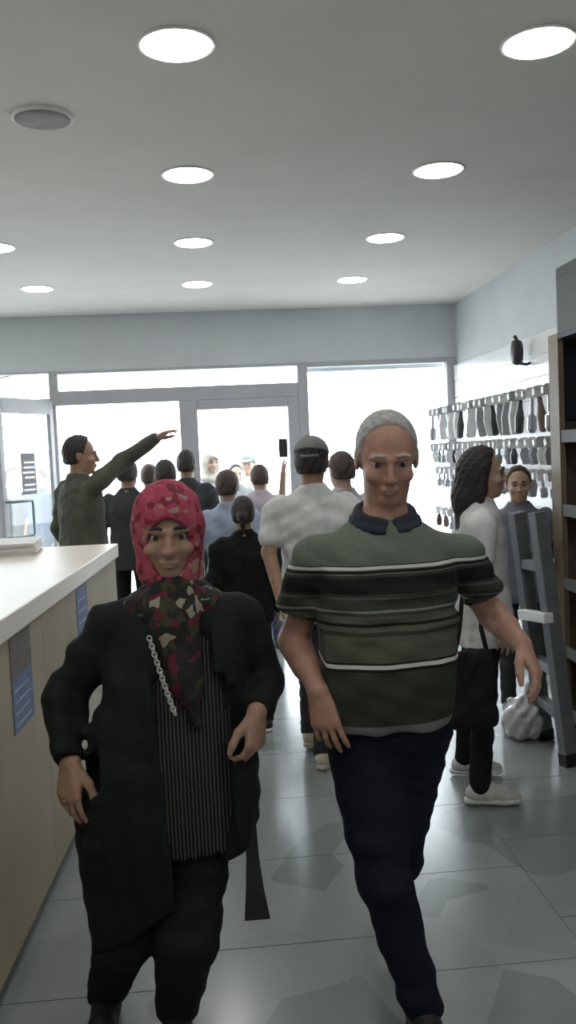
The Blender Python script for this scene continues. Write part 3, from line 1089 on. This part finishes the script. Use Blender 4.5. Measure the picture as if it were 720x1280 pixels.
# ------------------------------------------------------------------ the man in the striped polo
def build_man():
    off = np.array([.46, 2.40, 0.])
    root = tag(empty('person', tuple(off)), 'grey haired man in striped olive polo and navy jeans walking forward', 'person')
    hc = np.array([.476, 2.395, 1.562])
    F = frame_of((-.10, -1, -.30), (.02, 0, 1))
    neck = np.array([.468, 2.425, 1.375])
    sR, sL = P(392, 694, 2.425), P(575, 690, 2.425)
    eR, wR = P(366, 800, 2.47), P(398, 864, 2.31)
    eL, wL = P(612, 764, 2.55), P(653, 806, 2.37)
    hR, kR, aR = np.array([.375, 2.41, .80]), np.array([.405, 2.27, .425]), np.array([.488, 2.25, .09])
    hL, kL, aL = np.array([.545, 2.42, .80]), np.array([.462, 2.41, .42]), np.array([.50, 2.76, .24])
    fR = P(413, 930, 2.27)-wR
    fL = P(684, 868, 2.28)-wL
    hb = lambda w, f: (np.minimum(w, w+nrm(f)*.2)-.055, np.maximum(w, w+nrm(f)*.2)+.055, .0042)
    v = Vol((.05, 1.98, 0), (1.02, 2.95, 1.72), .011, [hb(wR, fR), hb(wL, fL), ((.37, 2.26, 1.43), (.58, 2.52, 1.70), .0038)])
    L = add_head(v, hc, F, 1.02, detail=2)
    v.cone(hc+np.array([0, .02, -.06]), neck, .056, .063, .03)
    v.loft([(.84, .45, 2.41, .12, .085), (1.0, .45, 2.40, .15, .115), (1.2, .46, 2.41, .155, .10), (1.33, .465, 2.42, .14, .085), (1.40, .468, 2.425, .06, .055)], .03)
    inR, inL = sR+np.array([.016, 0, -.03]), sL+np.array([-.016, 0, -.03])
    v.chain([inR, eR, wR], [.043, .041, .027], .012)
    v.cone(eR+(wR-eR)*.12, eR+(wR-eR)*.5, .041, .037, .02)
    v.chain([inL, eL, wL], [.043, .041, .027], .012)
    v.cone(eL+(wL-eL)*.12, eL+(wL-eL)*.5, .041, .037, .02)
    add_hand(v, wR, fR, (-.35, -.93, .05), -1, 1.03, .30, .10)
    add_hand(v, wL, fL, (.80, -.45, .25), 1, 1.03, .42, .09)
    v.chain([hR, kR, aR], [.075, .045, .034], .02)
    v.chain([hL, kL, aL], [.075, .045, .034], .02)
    v.cone(aR, aR+np.array([0, -.05, -.03]), .03, .025)
    v.cone(aL, aL+np.array([0, -.02, -.05]), .03, .025)
    v.mesh('body', SK_MAN, root, off)
    add_eyes(L, 1.02, root, off, F, HAIR_GREY)
    hv = Vol((.36, 2.26, 1.46), (.60, 2.56, 1.72), .0055)
    hair_cap(hv, L, F, 1.02, .005, .074, -.045)
    hv.folds([(.0012, 40, 30, 20, .2, 1), (.001, 60, -20, 45, 1, 1)])
    hv.mesh('hair', HAIR_GREY, root, off)
    # polo
    v = Vol((.08, 2.15, .80), (.90, 2.75, 1.47), .0072)
    v.loft([(.830, .437, 2.40, .190, .145), (.95, .445, 2.39, .198, .160), (1.06, .452, 2.39, .197, .156), (1.2, .46, 2.40, .196, .136), (1.31, .465, 2.41, .185, .116),
            (1.36, .468, 2.42, .130, .092), (1.40, .468, 2.425, .066, .066)], .03, cap=.012)
    tR, tL = .66, .62
    for s_, e_, t_ in ((sR, eR, tR), (sL, eL, tL)):
        i_ = s_+np.array([(.467-s_[0])*.16, 0, -.012])
        v.chain([i_, s_+np.array([0, 0, -.012]), s_+(e_-s_)*.35], [.056, .060, .064], .03)
        v.cone(s_+(e_-s_)*.35, s_+(e_-s_)*(t_+.10), .064, .070, .02)
        v.cone(neck+np.array([0, .005, -.012]), i_+np.array([0, 0, .004]), .054, .052, .03)
    v.folds(FOLD_SHIRT)
    v.folds([(.0065, 2, 0, 13, 1.0, 1.6), (.004, -3, 0, 21, .4, 1.2)], mask=lambda x, y, z: np.clip((z-1.06)/.04, 0, 1)*np.clip((1.24-z)/.04, 0, 1))
    for s_, e_, t_ in ((sR, eR, tR), (sL, eL, tL)):
        d_ = nrm(e_-s_)
        c_ = s_+(e_-s_)*t_
        v.cut(c_, d_, .006, (c_-np.array([.12, .14, .10]), c_+np.array([.12, .14, .12])) if s_ is sL else (np.array([.05, 2.2, .95]), np.array([.262, 2.75, 1.25])))
        v.cone(s_+(e_-s_)*.45, e_+(e_-s_)*.2, .052, .060, .004, 'sub')
    v.cut((.47, 2.36, 1.395), (0, -.45, .89), .006)
    v.mesh('polo_shirt', stripe_mat(), root, off)
    cv = Vol((.33, 2.27, 1.33), (.61, 2.56, 1.48), .0065)
    ring = [np.array([.469+.074*math.cos(t), 2.418+.074*math.sin(t), 1.408+.024*math.sin(t)]) for t in np.linspace(-math.pi/2+.25, 1.5*math.pi-.25, 22)]
    cv.chain(ring, [.014]*22, .006)
    cv.chain([p+np.array([(p[0]-.469)*.22, (p[1]-2.418)*.22, -.022]) for p in ring], [.010]*22, .012)
    cv.mesh('collar', cloth('navy_collar_cloth', (.03, .036, .05)), root, off)
    # jeans
    v = Vol((.24, 2.08, .03), (.68, 2.90, .96), .009)
    v.ell((.452, 2.41, .84), (.172, .134, .13), k=.03)
    v.chain([hR, kR, aR], [.097, .070, .055], .03)
    v.chain([hL, kL, aL], [.094, .067, .055], .03)
    v.cone(hR+(kR-hR)*.2, hR+(kR-hR)*.7, .094, .080, .03)
    v.folds(FOLD_LEG)
    v.cut((.45, 2.4, .93), (0, 0, 1))
    v.cut(aR-np.array([0, 0, .025]), (0, 0, -1), .006, ((.38, 2.1, 0), (.60, 2.40, .2)))
    v.mesh('jeans', C_NAVY, root, off)
    shoe_parts(root, off, aR+np.array([0, 0, -.004]), (.05, -1), S_BLACK, S_SOLEB, 1.0)
    shoe_parts(root, off, aL+np.array([0, .0, 0]), (.0, -1), S_BLACK, S_SOLEB, 1.0, pitch=.75)
    return root


build_man()


# ------------------------------------------------------------------ the woman in the headscarf
def build_woman():
    off = np.array([-.16, 2.33, 0.])
    root = tag(empty('person', tuple(off)), 'woman in red headscarf and long open black coat beside the counter', 'person')
    hc = np.array([-.122, 2.285, 1.398])
    F = frame_of((.05, -1, -.16), (0, 0, 1))
    sR, sL = P(138, 776, 2.34), P(300, 766, 2.34)
    eR, wR = P(78, 880, 2.37), P(88, 952, 2.26)
    eL, wL = P(330, 850, 2.40), P(321, 889, 2.235)
    fR = P(84, 1030, 2.22)-wR
    fL = np.array([-.10, -.25, -.95])
    hR, kR, aR = np.array([-.215, 2.34, .62]), np.array([-.300, 2.34, .31]), np.array([-.372, 2.45, .09])
    hL, kL, aL = np.array([-.075, 2.33, .62]), np.array([-.130, 2.27, .33]), np.array([-.170, 2.35, .09])
    hb = lambda w, f: (np.minimum(w, w+nrm(f)*.2)-.055, np.maximum(w, w+nrm(f)*.2)+.055, .0042)
    v = Vol((-.55, 2.0, 0), (.22, 2.62, 1.56), .011, [hb(wR, fR), hb(wL, fL), ((-.23, 2.15, 1.26), (-.02, 2.4, 1.53), .0038)])
    L = add_head(v, hc, F, .97, detail=2)
    neck = np.array([-.118, 2.345, 1.22])
    v.cone(hc+np.array([0, .02, -.06]), neck, .05, .055, .03)
    v.loft([(.55, -.145, 2.34, .13, .10), (.8, -.14, 2.335, .14, .11), (1.0, -.125, 2.335, .14, .105), (1.14, -.118, 2.34, .13, .09), (1.22, -.118, 2.345, .06, .055)], .03)
    v.chain([sR+np.array([.02, 0, -.03]), eR, wR], [.038, .036, .024], .012)
    v.chain([sL+np.array([-.02, 0, -.03]), eL, wL], [.038, .036, .024], .012)
    add_hand(v, wR, fR, (-.55, -.83, 0), -1, .98, .34, .09)
    add_hand(v, wL, fL, (.80, -.58, .1), 1, .98, .75, .05)
    v.chain([hR, kR, aR], [.07, .045, .034], .02)
    v.chain([hL, kL, aL], [.07, .045, .034], .02)
    v.cone(aR, aR+np.array([0, -.05, -.03]), .03, .025)
    v.cone(aL, aL+np.array([0, -.05, -.03]), .03, .025)
    v.mesh('body', SK_WOM, root, off)
    add_eyes(L, .97, root, off, F, HAIR_DARK)
    # headscarf and its drape
    v = Vol((-.26, 2.12, 1.22), (.02, 2.46, 1.56), .006)
    v.ell(L(0, -.012, .030), (.093, .112, .103), F, .02)
    v.ell(L(0, -.010, -.035), (.086, .095, .085), F, .04)
    v.ell(L(0, .005, -.105), (.083, .085, .055), F, .04)
    v.folds([(.004, 6, 3, 10, .4, 1.5), (.003, -10, 4, 12, 1.2, 1.2), (.002, 16, 5, 9, .6, 1)])
    v.ell(L(0, .105, -.028), (.056, .075, .080), F, .012, 'sub')
    v.ell(L(0, .020, .0), (.062, .060, .080), F, .006, 'sub')
    v.mesh('headscarf', floral_mat('red_floral_scarf_cloth', (.34, .055, .095), [(.5, (.40, .085, .125)), (.78, (.17, .03, .045)), (.93, (.34, .22, .16))], 55), root, off)
    v = Vol((-.36, 2.08, .88), (.12, 2.50, 1.30), .0065)
    v.ell((-.118, 2.335, 1.205), (.135, .115, .055), k=.02)
    v.cone((-.118, 2.26, 1.245), (-.125, 2.235, 1.16), .062, .060, .03)
    v.cone((-.145, 2.235, 1.20), (-.105, 2.195, 1.03), .040, .034, .02)
    v.cone((-.095, 2.235, 1.20), (-.080, 2.190, 1.00), .040, .030, .02)
    v.cone((-.095, 2.195, 1.04), (-.068, 2.180, .925), .036, .013, .02)
    v.folds([(.005, 12, 4, 3, .4, 1.4), (.003, 20, 6, -4, 1.2, 1.2)])
    v.mesh('scarf_drape', floral_mat('dark_floral_scarf_cloth', (.022, .022, .020), [(.50, (.032, .03, .026)), (.70, (.12, .022, .032)), (.84, (.05, .05, .028)), (.95, (.30, .28, .21))], 42), root, off)
    # striped tunic
    v = Vol((-.42, 2.10, .54), (.14, 2.56, 1.26), .0075)
    v.loft([(.568, -.155, 2.34, .190, .150), (.7, -.15, 2.335, .190, .155), (.85, -.145, 2.33, .180, .152), (1.0, -.13, 2.33, .160, .135), (1.12, -.118, 2.335, .15, .115), (1.2, -.118, 2.34, .10, .08)], .02, cap=.008)
    v.folds([(.0035, 28, 0, .5, .2, .5), (.002, 41, 0, .8, .9, .5)])
    v.mesh('striped_tunic', pinstripe_mat(), root, off)
    # coat
    keys = [(.27, -.235, 2.37, .150, .14), (.38, -.205, 2.36, .190, .155), (.5, -.178, 2.35, .226, .170), (.62, -.162, 2.34, .246, .178), (.8, -.143, 2.33, .232, .176), (1.0, -.125, 2.33, .188, .155), (1.12, -.115, 2.335, .183, .135), (1.195, -.115, 2.34, .15, .105), (1.255, -.117, 2.35, .068, .065)]
    v = Vol((-.56, 2.06, .24), (.20, 2.62, 1.30), .0075)
    v.loft(keys, .03, cap=.010)
    for s_, e_, w_ in ((sR, eR, wR), (sL, eL, wL)):
        i_ = s_+np.array([(-.117-s_[0])*.18, 0, -.006])
        v.chain([i_, s_+np.array([0, 0, -.008]), s_+(e_-s_)*.4], [.050, .053, .058], .03)
        v.chain([s_+(e_-s_)*.4, e_, w_+(e_-w_)*.02], [.058, .056, .042], .02)
        v.cone((-.117, 2.345, 1.215), i_, .055, .048, .03)
    v.folds(FOLD_COAT)
    v.folds([(.003, 4, 6, 15, .4, 1.2)], mask=lambda x, y, z: ((x < -.32) | (x > .06)).astype(float))
    # front opening: left edge slants a little
    for z in np.arange(.25, 1.24, .05):
        t = (1.2-z)/.65
        xl, xr = -.185+.035*min(t, 1), .002+.01*min(t, 1)
        if z > 1.02:
            xl, xr = xl+.02, xr-.03
        v.boxop(((xl+xr)/2, 2.10, z), ((xr-xl)/2, .135 if z > .5 else .30, .035), k=.01, op='sub', rnd=.01)
    # hollow below, hem line dropping to the counter side
    v.loft([(.15, -.22, 2.37, .14, .13), (.38, -.20, 2.36, .172, .138), (.56, -.18, 2.345, .195, .152)], .01, 'sub', cap=.01)
    v.cut((-.36, 2.33, .30), nrm((.55, 0, -.84)), .008)
    for w_, e_ in ((wR, eR), (wL, eL)):
        d_ = nrm(w_-e_)
        v.cut(w_-d_*.004, d_, .005, (w_-.07, w_+.07))
    v.mesh('coat', C_COAT, root, off)
    # loose end of the coat belt
    bt = MB()
    pts = [(P(309, 960, 2.26), .010), (P(316, 1075, 2.235), .017), (P(319, 1115, 2.225), .024), (P(322, 1150, 2.22), .033)]
    for i in range(3):
        (a, ra), (b, rb) = pts[i], pts[i+1]
        a, b = a-off, b-off
        vs = [(a[0]-ra, a[1], a[2]), (a[0]+ra, a[1], a[2]), (a[0]+ra, a[1]+.012, a[2]), (a[0]-ra, a[1]+.012, a[2]),
              (b[0]-rb, b[1], b[2]), (b[0]+rb, b[1], b[2]), (b[0]+rb, b[1]+.012, b[2]), (b[0]-rb, b[1]+.012, b[2])]
        fs = [(0, 1, 5, 4), (1, 2, 6, 5), (2, 3, 7, 6), (3, 0, 4, 7)]
        if i == 0: fs.append((0, 3, 2, 1))
        if i == 2: fs.append((4, 5, 6, 7))
        bt.add(vs, fs)
    bt.build('belt_end', cloth('grey_black_belt_cloth', (.025, .027, .028)), root)
    # pale chain along the coat edge
    ch = MB()
    A, B = P(186, 796, 2.175)-off, P(219, 893, 2.135)-off
    n = 20
    for k in range(n):
        c = A+(B-A)*((k+.5)/n)
        c[1] -= .012*math.sin(math.pi*k/n)
        w = (.0065 if k % 2 else .0055)
        ax = nrm(B-A)
        sd = np.array([1, 0, .2]) if k % 2 == 0 else np.array([.5, -.85, .1])
        ring = [c+ax*.0075*math.sin(t)+nrm(sd)*w*math.cos(t) for t in np.linspace(0, 2*math.pi, 13)[:-1]]
        ch.tube(ring, .0017, 6, closed=True)
    o = ch.build('chain_trim', mat('pale_chain', (.55, .55, .52), rough=.4), root, smooth=True)
    o['label'] = 'pale chain trim along the coat edge'
    # trousers
    v = Vol((-.48, 2.12, .03), (.06, 2.58, .72), .0085)
    v.ell((-.145, 2.335, .63), (.15, .12, .09), k=.03)
    v.chain([hR, kR, aR], [.090, .080, .056], .03)
    v.chain([hL, kL, aL], [.090, .084, .060], .03)
    v.folds(FOLD_LEG)
    v.cut((0, 0, .07), (0, 0, -1))
    v.mesh('trousers', C_BLACK, root, off)
    shoe_parts(root, off, aR, (-.05, -1), S_BLACK, S_SOLEB, .93)
    shoe_parts(root, off, aL, (-.03, -1), S_BLACK, S_SOLEB, .93)
    # ring on the hand by the counter
    f = nrm(fR)
    n_ = np.array([-.55, -.83, 0])
    n_ = nrm(n_-f*(n_@f))
    sd = -np.cross(f, n_)
    c = wR+.98*(f*.098-sd*.011-n_*.002)-off
    MB().tube([c+.0105*(sd*math.cos(t)+n_*math.sin(t)) for t in np.linspace(0, 2*math.pi, 17)[:-1]], .002, 6, closed=True).build('finger_ring', mat('gold', (.8, .6, .25), rough=.25, metal=1), root, smooth=True)
    return root


build_woman()


# ------------------------------------------------------------------ the crowd behind them
def crowd(label, px, py_top, Y, yaw, top, topm, legm, skinm, hairm, hair='short', sleeves='short', shoem=S_BLACK, solem=S_SOLEB,
          arms=None, legs=None, h=.012, group='crowd at the shop entrance', head_turn=0.0, fwd_lean=0.0, face=True, hem=None, laces=None, headm=None, wide=1.0, feet=True):
    """stands where the head top is seen at (px, py_top) at depth Y. yaw 0 faces the camera."""
    t = P(px, py_top, Y)
    H = float(t[2])
    s = H/1.72
    root = tag(empty('person', (float(t[0]), Y, 0), yaw), label, 'person', group)
    ca, sa = math.cos(-yaw), math.sin(-yaw)

    def loc(w):                      # room point -> this person's own axes
        w = np.asarray(w, float)-np.array([t[0], Y, 0])
        return np.array([ca*w[0]-sa*w[1], sa*w[0]+ca*w[1], w[2]])
    Z = np.zeros(3)
    S = lambda x, y, z: np.array([x, y, z])*s
    hc = S(0, -.02-fwd_lean, 1.60)
    F = frame_of((math.sin(head_turn), -math.cos(head_turn), -.05), (0, 0, 1))
    J = {}
    for side, q in (('L', 1), ('R', -1)):
        sh_ = S(q*.185*wide, 0, 1.415)
        el = S(q*.235*wide, .03, 1.13)
        wr = S(q*.235*wide, -.06, .89)
        fd, nb = (0, -.15, -1), (q, -.25, 0)
        if arms and side in arms:
            a = arms[side]
            el, wr = loc(a[0]), loc(a[1])
            fd = wr-el if len(a) < 3 else loc(a[2])-wr
            nb = (0, 0, 1) if abs(nrm(fd)[2]) < .8 else (q, -.3, 0)
        J[side] = (sh_, el, wr, np.asarray(fd, float), nb)
    lg = {}
    for side, q in (('L', 1), ('R', -1)):
        hp, kn, an = S(q*.09, 0, .90), S(q*.10, -.01, .49), S(q*.105, .02, .085)
        if legs and side in legs:
            kn, an = loc(legs[side][0]), loc(legs[side][1])
        lg[side] = (hp, kn, an)
    allp = np.array([p for k in J for p in (J[k][1], J[k][2], J[k][2]+nrm(J[k][3])*.2)]+[p for k in lg for p in lg[k]]+[S(.25, .16, 0), S(-.25, -.26, 0), hc+.16, hc-.16])
    lo, hi = allp.min(0)-.08, allp.max(0)+.08
    lo[2] = 0
    v = Vol(lo, hi, h*1.25, [(hc-.125, hc+.125, h*.65)]+[(J[k][2]-.11, J[k][2]+.11, max(.0065, h*.6)) for k in J])
    L = add_head(v, hc, F, s*1.0, detail=face)
    v.cone(hc+S(0, .02, -.06), S(0, .01, 1.44), .052*s, .058*s, .03)
    v.loft([(.80*s, 0, 0, .13*s, .09*s), (1.1*s, 0, 0, .125*s, .09*s), (1.33*s, 0, 0, .15*s, .09*s), (1.42*s, 0, .0, .10*s, .07*s), (1.47*s, 0, .01, .05*s, .05*s)], .03)
    for k, q in (('L', 1), ('R', -1)):
        sh_, el, wr, fd, nb = J[k]
        v.chain([sh_*np.array([.88, 1, 1])-np.array([0, 0, .03]), el, wr], [.040*s, .038*s, .026*s], .012)
        add_hand(v, wr, fd, nb, q, s, .3, .12)
        hp, kn, an = lg[k]
        v.chain([hp, kn, an, an+np.array([0, -.02, -.04])], [.07*s, .045*s, .034*s, .03*s], .02)
    v.mesh('body', skinm, root)
    if face:
        add_eyes(L, s, root, Z, F, hairm)
    # hair or head cover
    hv = Vol(hc-np.array([.16, .17, .42]), hc+np.array([.16, .17, .17]), h*.65)
    if hair in ('short', 'cap'):
        hair_cap(hv, L, F, s, .008, .066, -.06, .006)
    elif hair == 'long':
        hair_cap(hv, L, F, s, .012, .066, -.075, .008)
        hv.chain([L(0, -.05, .0), L(0, -.075, -.12), L(0, -.085, -.26)], [.082*s, .075*s, .045*s], .03)
        for q in (-1, 1):
            hv.chain([L(q*.07, -.005, .03), L(q*.078, -.01, -.08), L(q*.07, -.02, -.17)], [.022*s, .024*s, .014*s], .02)
    elif hair == 'tied':
        hair_cap(hv, L, F, s, .010, .066, -.07, .006)
        hv.chain([L(0, -.10, .03), L(0, -.135, -.02), L(0, -.125, -.13)], [.035*s, .032*s, .012*s], .02)
    if hair in ('scarf', 'hood'):
        hv.ell(L(0, -.012, .030), (.095*s, .113*s, .105*s), F, .02)
        hv.ell(L(0, -.010, -.06), (.088*s, .095*s, .10*s), F, .04)
        hv.ell(L(0, .0, -.17), (.13*s, .11*s, .06*s), F, .05)
        hv.folds([(.004, 6, 3, 10, .4, 1.5)])
        hv.ell(L(0, .11, -.028), (.058*s, .085*s, .082*s), F, .012, 'sub')
        hv.mesh('headscarf', headm or C_SAND, root)
    else:
        hv.folds([(.003, 22, 16, 12, .2, 1), (.002, 40, -20, 30, 1, 1)])
        hv.mesh('hair', hairm, root)
    if hair == 'cap':
        cv = Vol(hc-.22, hc+.22, h*.6)
        cv.ell(L(0, -.012, .045), (.091*s, .110*s, .090*s), F, .01)
        cv.cut(L(0, 0, .038), -F[2]*.97-F[1]*.22, .006)
        cv.ell(L(0, -.125, .035), (.040*s, .05*s, .026*s), F, .006, 'sub')
        co = cv.mesh('cap', headm or C_CAP, root)
        bv = Vol(hc-.26, hc+.26, h*.6)
        bv.ell(L(0, .115, .050), (.075*s, .085*s, .010*s), frame_of(F[1]-F[2]*.2, F[2]), .01)
        bv.cut(L(0, .07, 0), -F[1], .004)
        bv.mesh('brim', headm or C_CAP, co)
        MB().tube([L(-.045, -.105, .028), L(0, -.121, .026), L(.045, -.105, .028)], .008*s, 8).build('strap', headm or C_CAP, co, smooth=True)
    # upper garment
    hz = (hem or .80)*s
    lo2, hi2 = lo.copy(), hi.copy()
    lo2[2], hi2[2] = hz-.03, max(1.52*s, max(J['L'][2][2], J['R'][2][2])+.08)
    v = Vol(lo2, hi2, h*.85)
    dress = (hem or .8) < .7
    keys = [(hz, 0, 0, (.215 if dress else .198)*s*wide, (.17 if dress else .15)*s), (.92*s, 0, 0, .190*s*wide, .143*s), (1.1*s, 0, 0, .168*s*wide, .125*s), (1.3*s, 0, 0, .182*s*wide, .122*s), (1.40*s, 0, 0, .165*s*wide, .10*s), (1.445*s, 0, 0, .10*s, .075*s), (1.49*s, 0, .01, .062*s, .062*s)]
    v.loft(keys, .03, cap=.012)
    for k in J:
        sh_, el, wr, fd, nb = J[k]
        if sleeves == 'short':
            i_ = sh_*np.array([.90, 1, 1])-np.array([0, 0, .022])
            v.chain([i_, sh_+(el-sh_)*.25, sh_+(el-sh_)*.72], [.054*s, .060*s, .066*s], .03)
        else:
            v.chain([sh_*np.array([.90, 1, 1])-np.array([0, 0, .022]), sh_+(el-sh_)*.25, el, wr], [.054*s, .059*s, .055*s, .042*s], .03)
    v.folds(FOLD_SHIRT)
    v.mesh(top, topm, root)
    # trousers
    hi3 = hi.copy()
    hi3[2] = 1.02*s
    v = Vol(lo, hi3, h)
    v.ell(S(0, 0, .91), (.150*s, .112*s, .10*s), k=.03)
    for k in lg:
        hp, kn, an = lg[k]
        v.chain([hp, kn, an], [.088*s, .062*s, .052*s], .03)
    v.folds([(a*.5, b, c, d, e, f) for a, b, c, d, e, f in FOLD_LEG])
    v.cut((0, 0, .05), (0, 0, -1))
    v.mesh('trousers', legm, root)
    if feet:
        for k in lg:
            shoe_parts(root, Z, lg[k][2], (0, -1), shoem, solem, s, h=h*.75, laces=laces)
    return root


D2R = math.pi/180
# the man pointing out of the door, beyond the counter end
crowd('man in dark olive jacket pointing with a raised arm beyond the counter', 96, 546, 5.9, 125*D2R, 'jacket', C_OLIVE, C_DKGREY, SK_B, HAIR_DARK, 'short', 'long',
      arms={'R': (P(152, 578, 5.85), P(193, 549, 5.80), P(213, 537, 5.78))}, h=.010, head_turn=-.5, wide=1.12)
crowd('person with black hair and dark top standing under the pointing arm', 158, 575, 7.0, 165*D2R, 'top', C_DKGREY, C_BLACK, SK_B, HAIR_DARK, h=.014, face=False)
crowd('dark haired person in grey seen just over the red headscarf', 206, 576, 6.45, 190*D2R, 'top', C_GREY, C_DKGREY, SK_B, HAIR_DARK, h=.014, face=False)
crowd('tall dark haired man standing in front of the door post', 232, 564, 7.35, 175*D2R, 'top', C_DKGREY, C_DKGREY, SK_B, HAIR_DARK, h=.014, face=False)
crowd('woman in pale headscarf outside behind the glass door', 262, 564, 8.9, 20*D2R, 'tunic', C_LILAC, C_DKGREY, SK_A, HAIR_DARK, 'scarf', 'long', h=.014, face=True, headm=C_SAND, hem=.55)
crowd('dark haired person in pale blue shirt with back turned', 283, 589, 5.7, 170*D2R, 'shirt', C_BLUE, C_DKGREY, SK_A, HAIR_BROWN, h=.011, face=False)
crowd('person with dark hair outside behind the pale blue shirt', 294, 581, 9.3, 10*D2R, 'top', C_GREY, C_DKGREY, SK_A, HAIR_DARK, h=.016)
crowd('person in a flat cap outside behind the glass door', 310, 568, 9.8, -15*D2R, 'top', C_SAND, C_DKGREY, SK_A, HAIR_DARK, 'cap', h=.016)
ph = crowd('person behind the cap wearer holding a phone up', 324, 582, 7.2, 185*D2R, 'shirt', C_LILAC, C_JEANS, SK_A, HAIR_BROWN, h=.014, face=False,
           arms={'L': (P(352, 630, 7.25), P(354, 592, 7.2), P(354, 572, 7.2))})
c = P(354, 560, 7.18)
pho = tag(empty('phone', tuple(c)), 'phone held up in front of the glass door', 'phone')
MB().box((-.036, -.004, -.075), (.036, .004, .075)).build('case', M_BLACKP, pho, bevel=.003)
MB().box((-.032, .0041, -.068), (.032, .0046, .068)).build('screen', mat('phone_screen', (.1, .11, .13), rough=.1), pho)
MB().lathe([(.006, -.0055), (.006, -.004)], (.020, 0, .058), 12, axis=1).build('camera_lens', S_BLACK, pho)
crowd('man in grey cap and white t-shirt seen from behind', 388, 548, 4.28, 168*D2R, 't_shirt', C_WHITE, C_DKGREY, SK_B, HAIR_DARK, 'cap', h=.009, face=False, shoem=S_CREAM, solem=S_CREAM,
      arms={'L': (P(336, 690, 4.24), P(352, 752, 4.10))}, legs={'R': ((.49, 4.28, .48), (.485, 4.36, .085)), 'L': ((.44, 4.36, .48), (.45, 4.64, .11))}, laces=S_BLACK)
crowd('fair person in lilac shirt half hidden behind the grey haired man', 427, 566, 5.4, 200*D2R, 'shirt', C_LILAC, C_JEANS, SK_A, HAIR_BROWN, h=.011, face=False)
crowd('short person in black with white soled shoes behind the coat woman', 303, 622, 5.05, 175*D2R, 'top', C_BLACK, C_DKGREY, SK_B, HAIR_DARK, 'tied', 'long', h=.011, face=False, shoem=S_BLACK, solem=S_SOLEW)
w = crowd('dark haired woman in white t-shirt and black trousers facing the display', 598, 562, 3.90, 78*D2R, 't_shirt', C_WHITE, C_BLACK, SK_A, HAIR_DARK, 'long', h=.009, shoem=S_WHITE, solem=S_SOLEW,
          legs={'R': ((1.15, 3.80, .46), (1.105, 3.74, .087)), 'L': ((1.16, 4.02, .46), (1.14, 4.10, .087))}, hem=.76, laces=S_CREAM)
crowd('person in slate blue shirt standing behind the step ladder', 647, 584, 4.98, -15*D2R, 'shirt', C_SLATE, C_DKGREY, SK_A, HAIR_BROWN, 'short', 'short', h=.010,
      arms={'L': (P(672, 705, 4.85), P(684, 690, 4.72), P(689, 664, 4.66))})
crowd('grey silhouetted person outside, at the very edge behind the open door', 14, 585, 9.6, 30*D2R, 'top', C_GREY, C_DKGREY, SK_A, HAIR_DARK, h=.016, face=False)
crowd('person in blue outside, seen through the open glass door', 50, 586, 9.4, -30*D2R, 'shirt', C_JEANS, C_JEANS, SK_A, HAIR_BROWN, h=.016, face=False)
crowd('person beside the pointing man, only hair showing', 186, 581, 7.7, 180*D2R, 'top', C_DKGREY, C_DKGREY, SK_B, HAIR_BROWN, h=.016, face=False)

# crumpled carrier bag and a small crate by the ladder
gb = np.array([1.60, 4.55, 0])
bag = tag(empty('plastic_bag', tuple(gb)), 'crumpled white plastic bag on the floor behind the ladder', 'bag')
v = Vol((-.22, -.2, -.02), (.22, .2, .36), .008)
v.ell((0, 0, .11), (.12, .09, .12), k=.02)
v.cone((0, 0, .15), (.02, 0, .24), .075, .022, .03)
v.cone((.02, 0, .24), (.05, .0, .30), .018, .035, .02)
v.folds([(.012, 7, 5, 6, .3, 2), (.008, -12, 9, 10, 1, 2), (.005, 20, 14, -16, .2, 1.5)], band=.05)
v.cut((0, 0, 0), (0, 0, -1))
v.mesh('bag_film', mat('white_plastic_film', (.55, .55, .55), rough=.25, var=.2, bump=.5, bscale=30), bag)
MB().tube([(.03, .01, .29), (.05, .05, .36), (.07, .01, .30)], .005, 8).build('handle', M_WHITE, bag, smooth=True)

# black tote hanging at the hip of the woman in the white t-shirt
tc_ = P(590, 858, 3.60)
tote = tag(empty('tote_bag', tuple(tc_)), 'black tote bag hanging at the hip of the white t-shirt woman', 'bag')
v = Vol((-.16, -.10, -.24), (.16, .10, .24), .007)
v.boxop((0, 0, -.01), (.095, .038, .165), k=.02, op='add', rnd=.03)
v.cone((-.07, 0, -.13), (.07, 0, -.13), .045, .045, .03)
v.folds([(.006, 5, 4, 4, .3, 1.6), (.004, -9, 6, 8, 1, 1.4)])
v.mesh('pouch', C_BLACK, tote)
up_ = P(592, 672, 3.72)-tc_
MB().tube([(-.07, 0, .14), (-.05, -.01, .24), tuple(up_+np.array([-.03, 0, -.02])), tuple(up_), tuple(up_+np.array([.03, .02, -.02])), (.05, .01, .24), (.07, 0, .14)], .010, 8).build('strap', C_BLACK, tote, smooth=True)
MB().lathe([(.008, -.043), (.010, -.040), (.010, -.036)], (-.03, 0, -.14), 12, axis=1).build('stud', M_STEEL, tote)
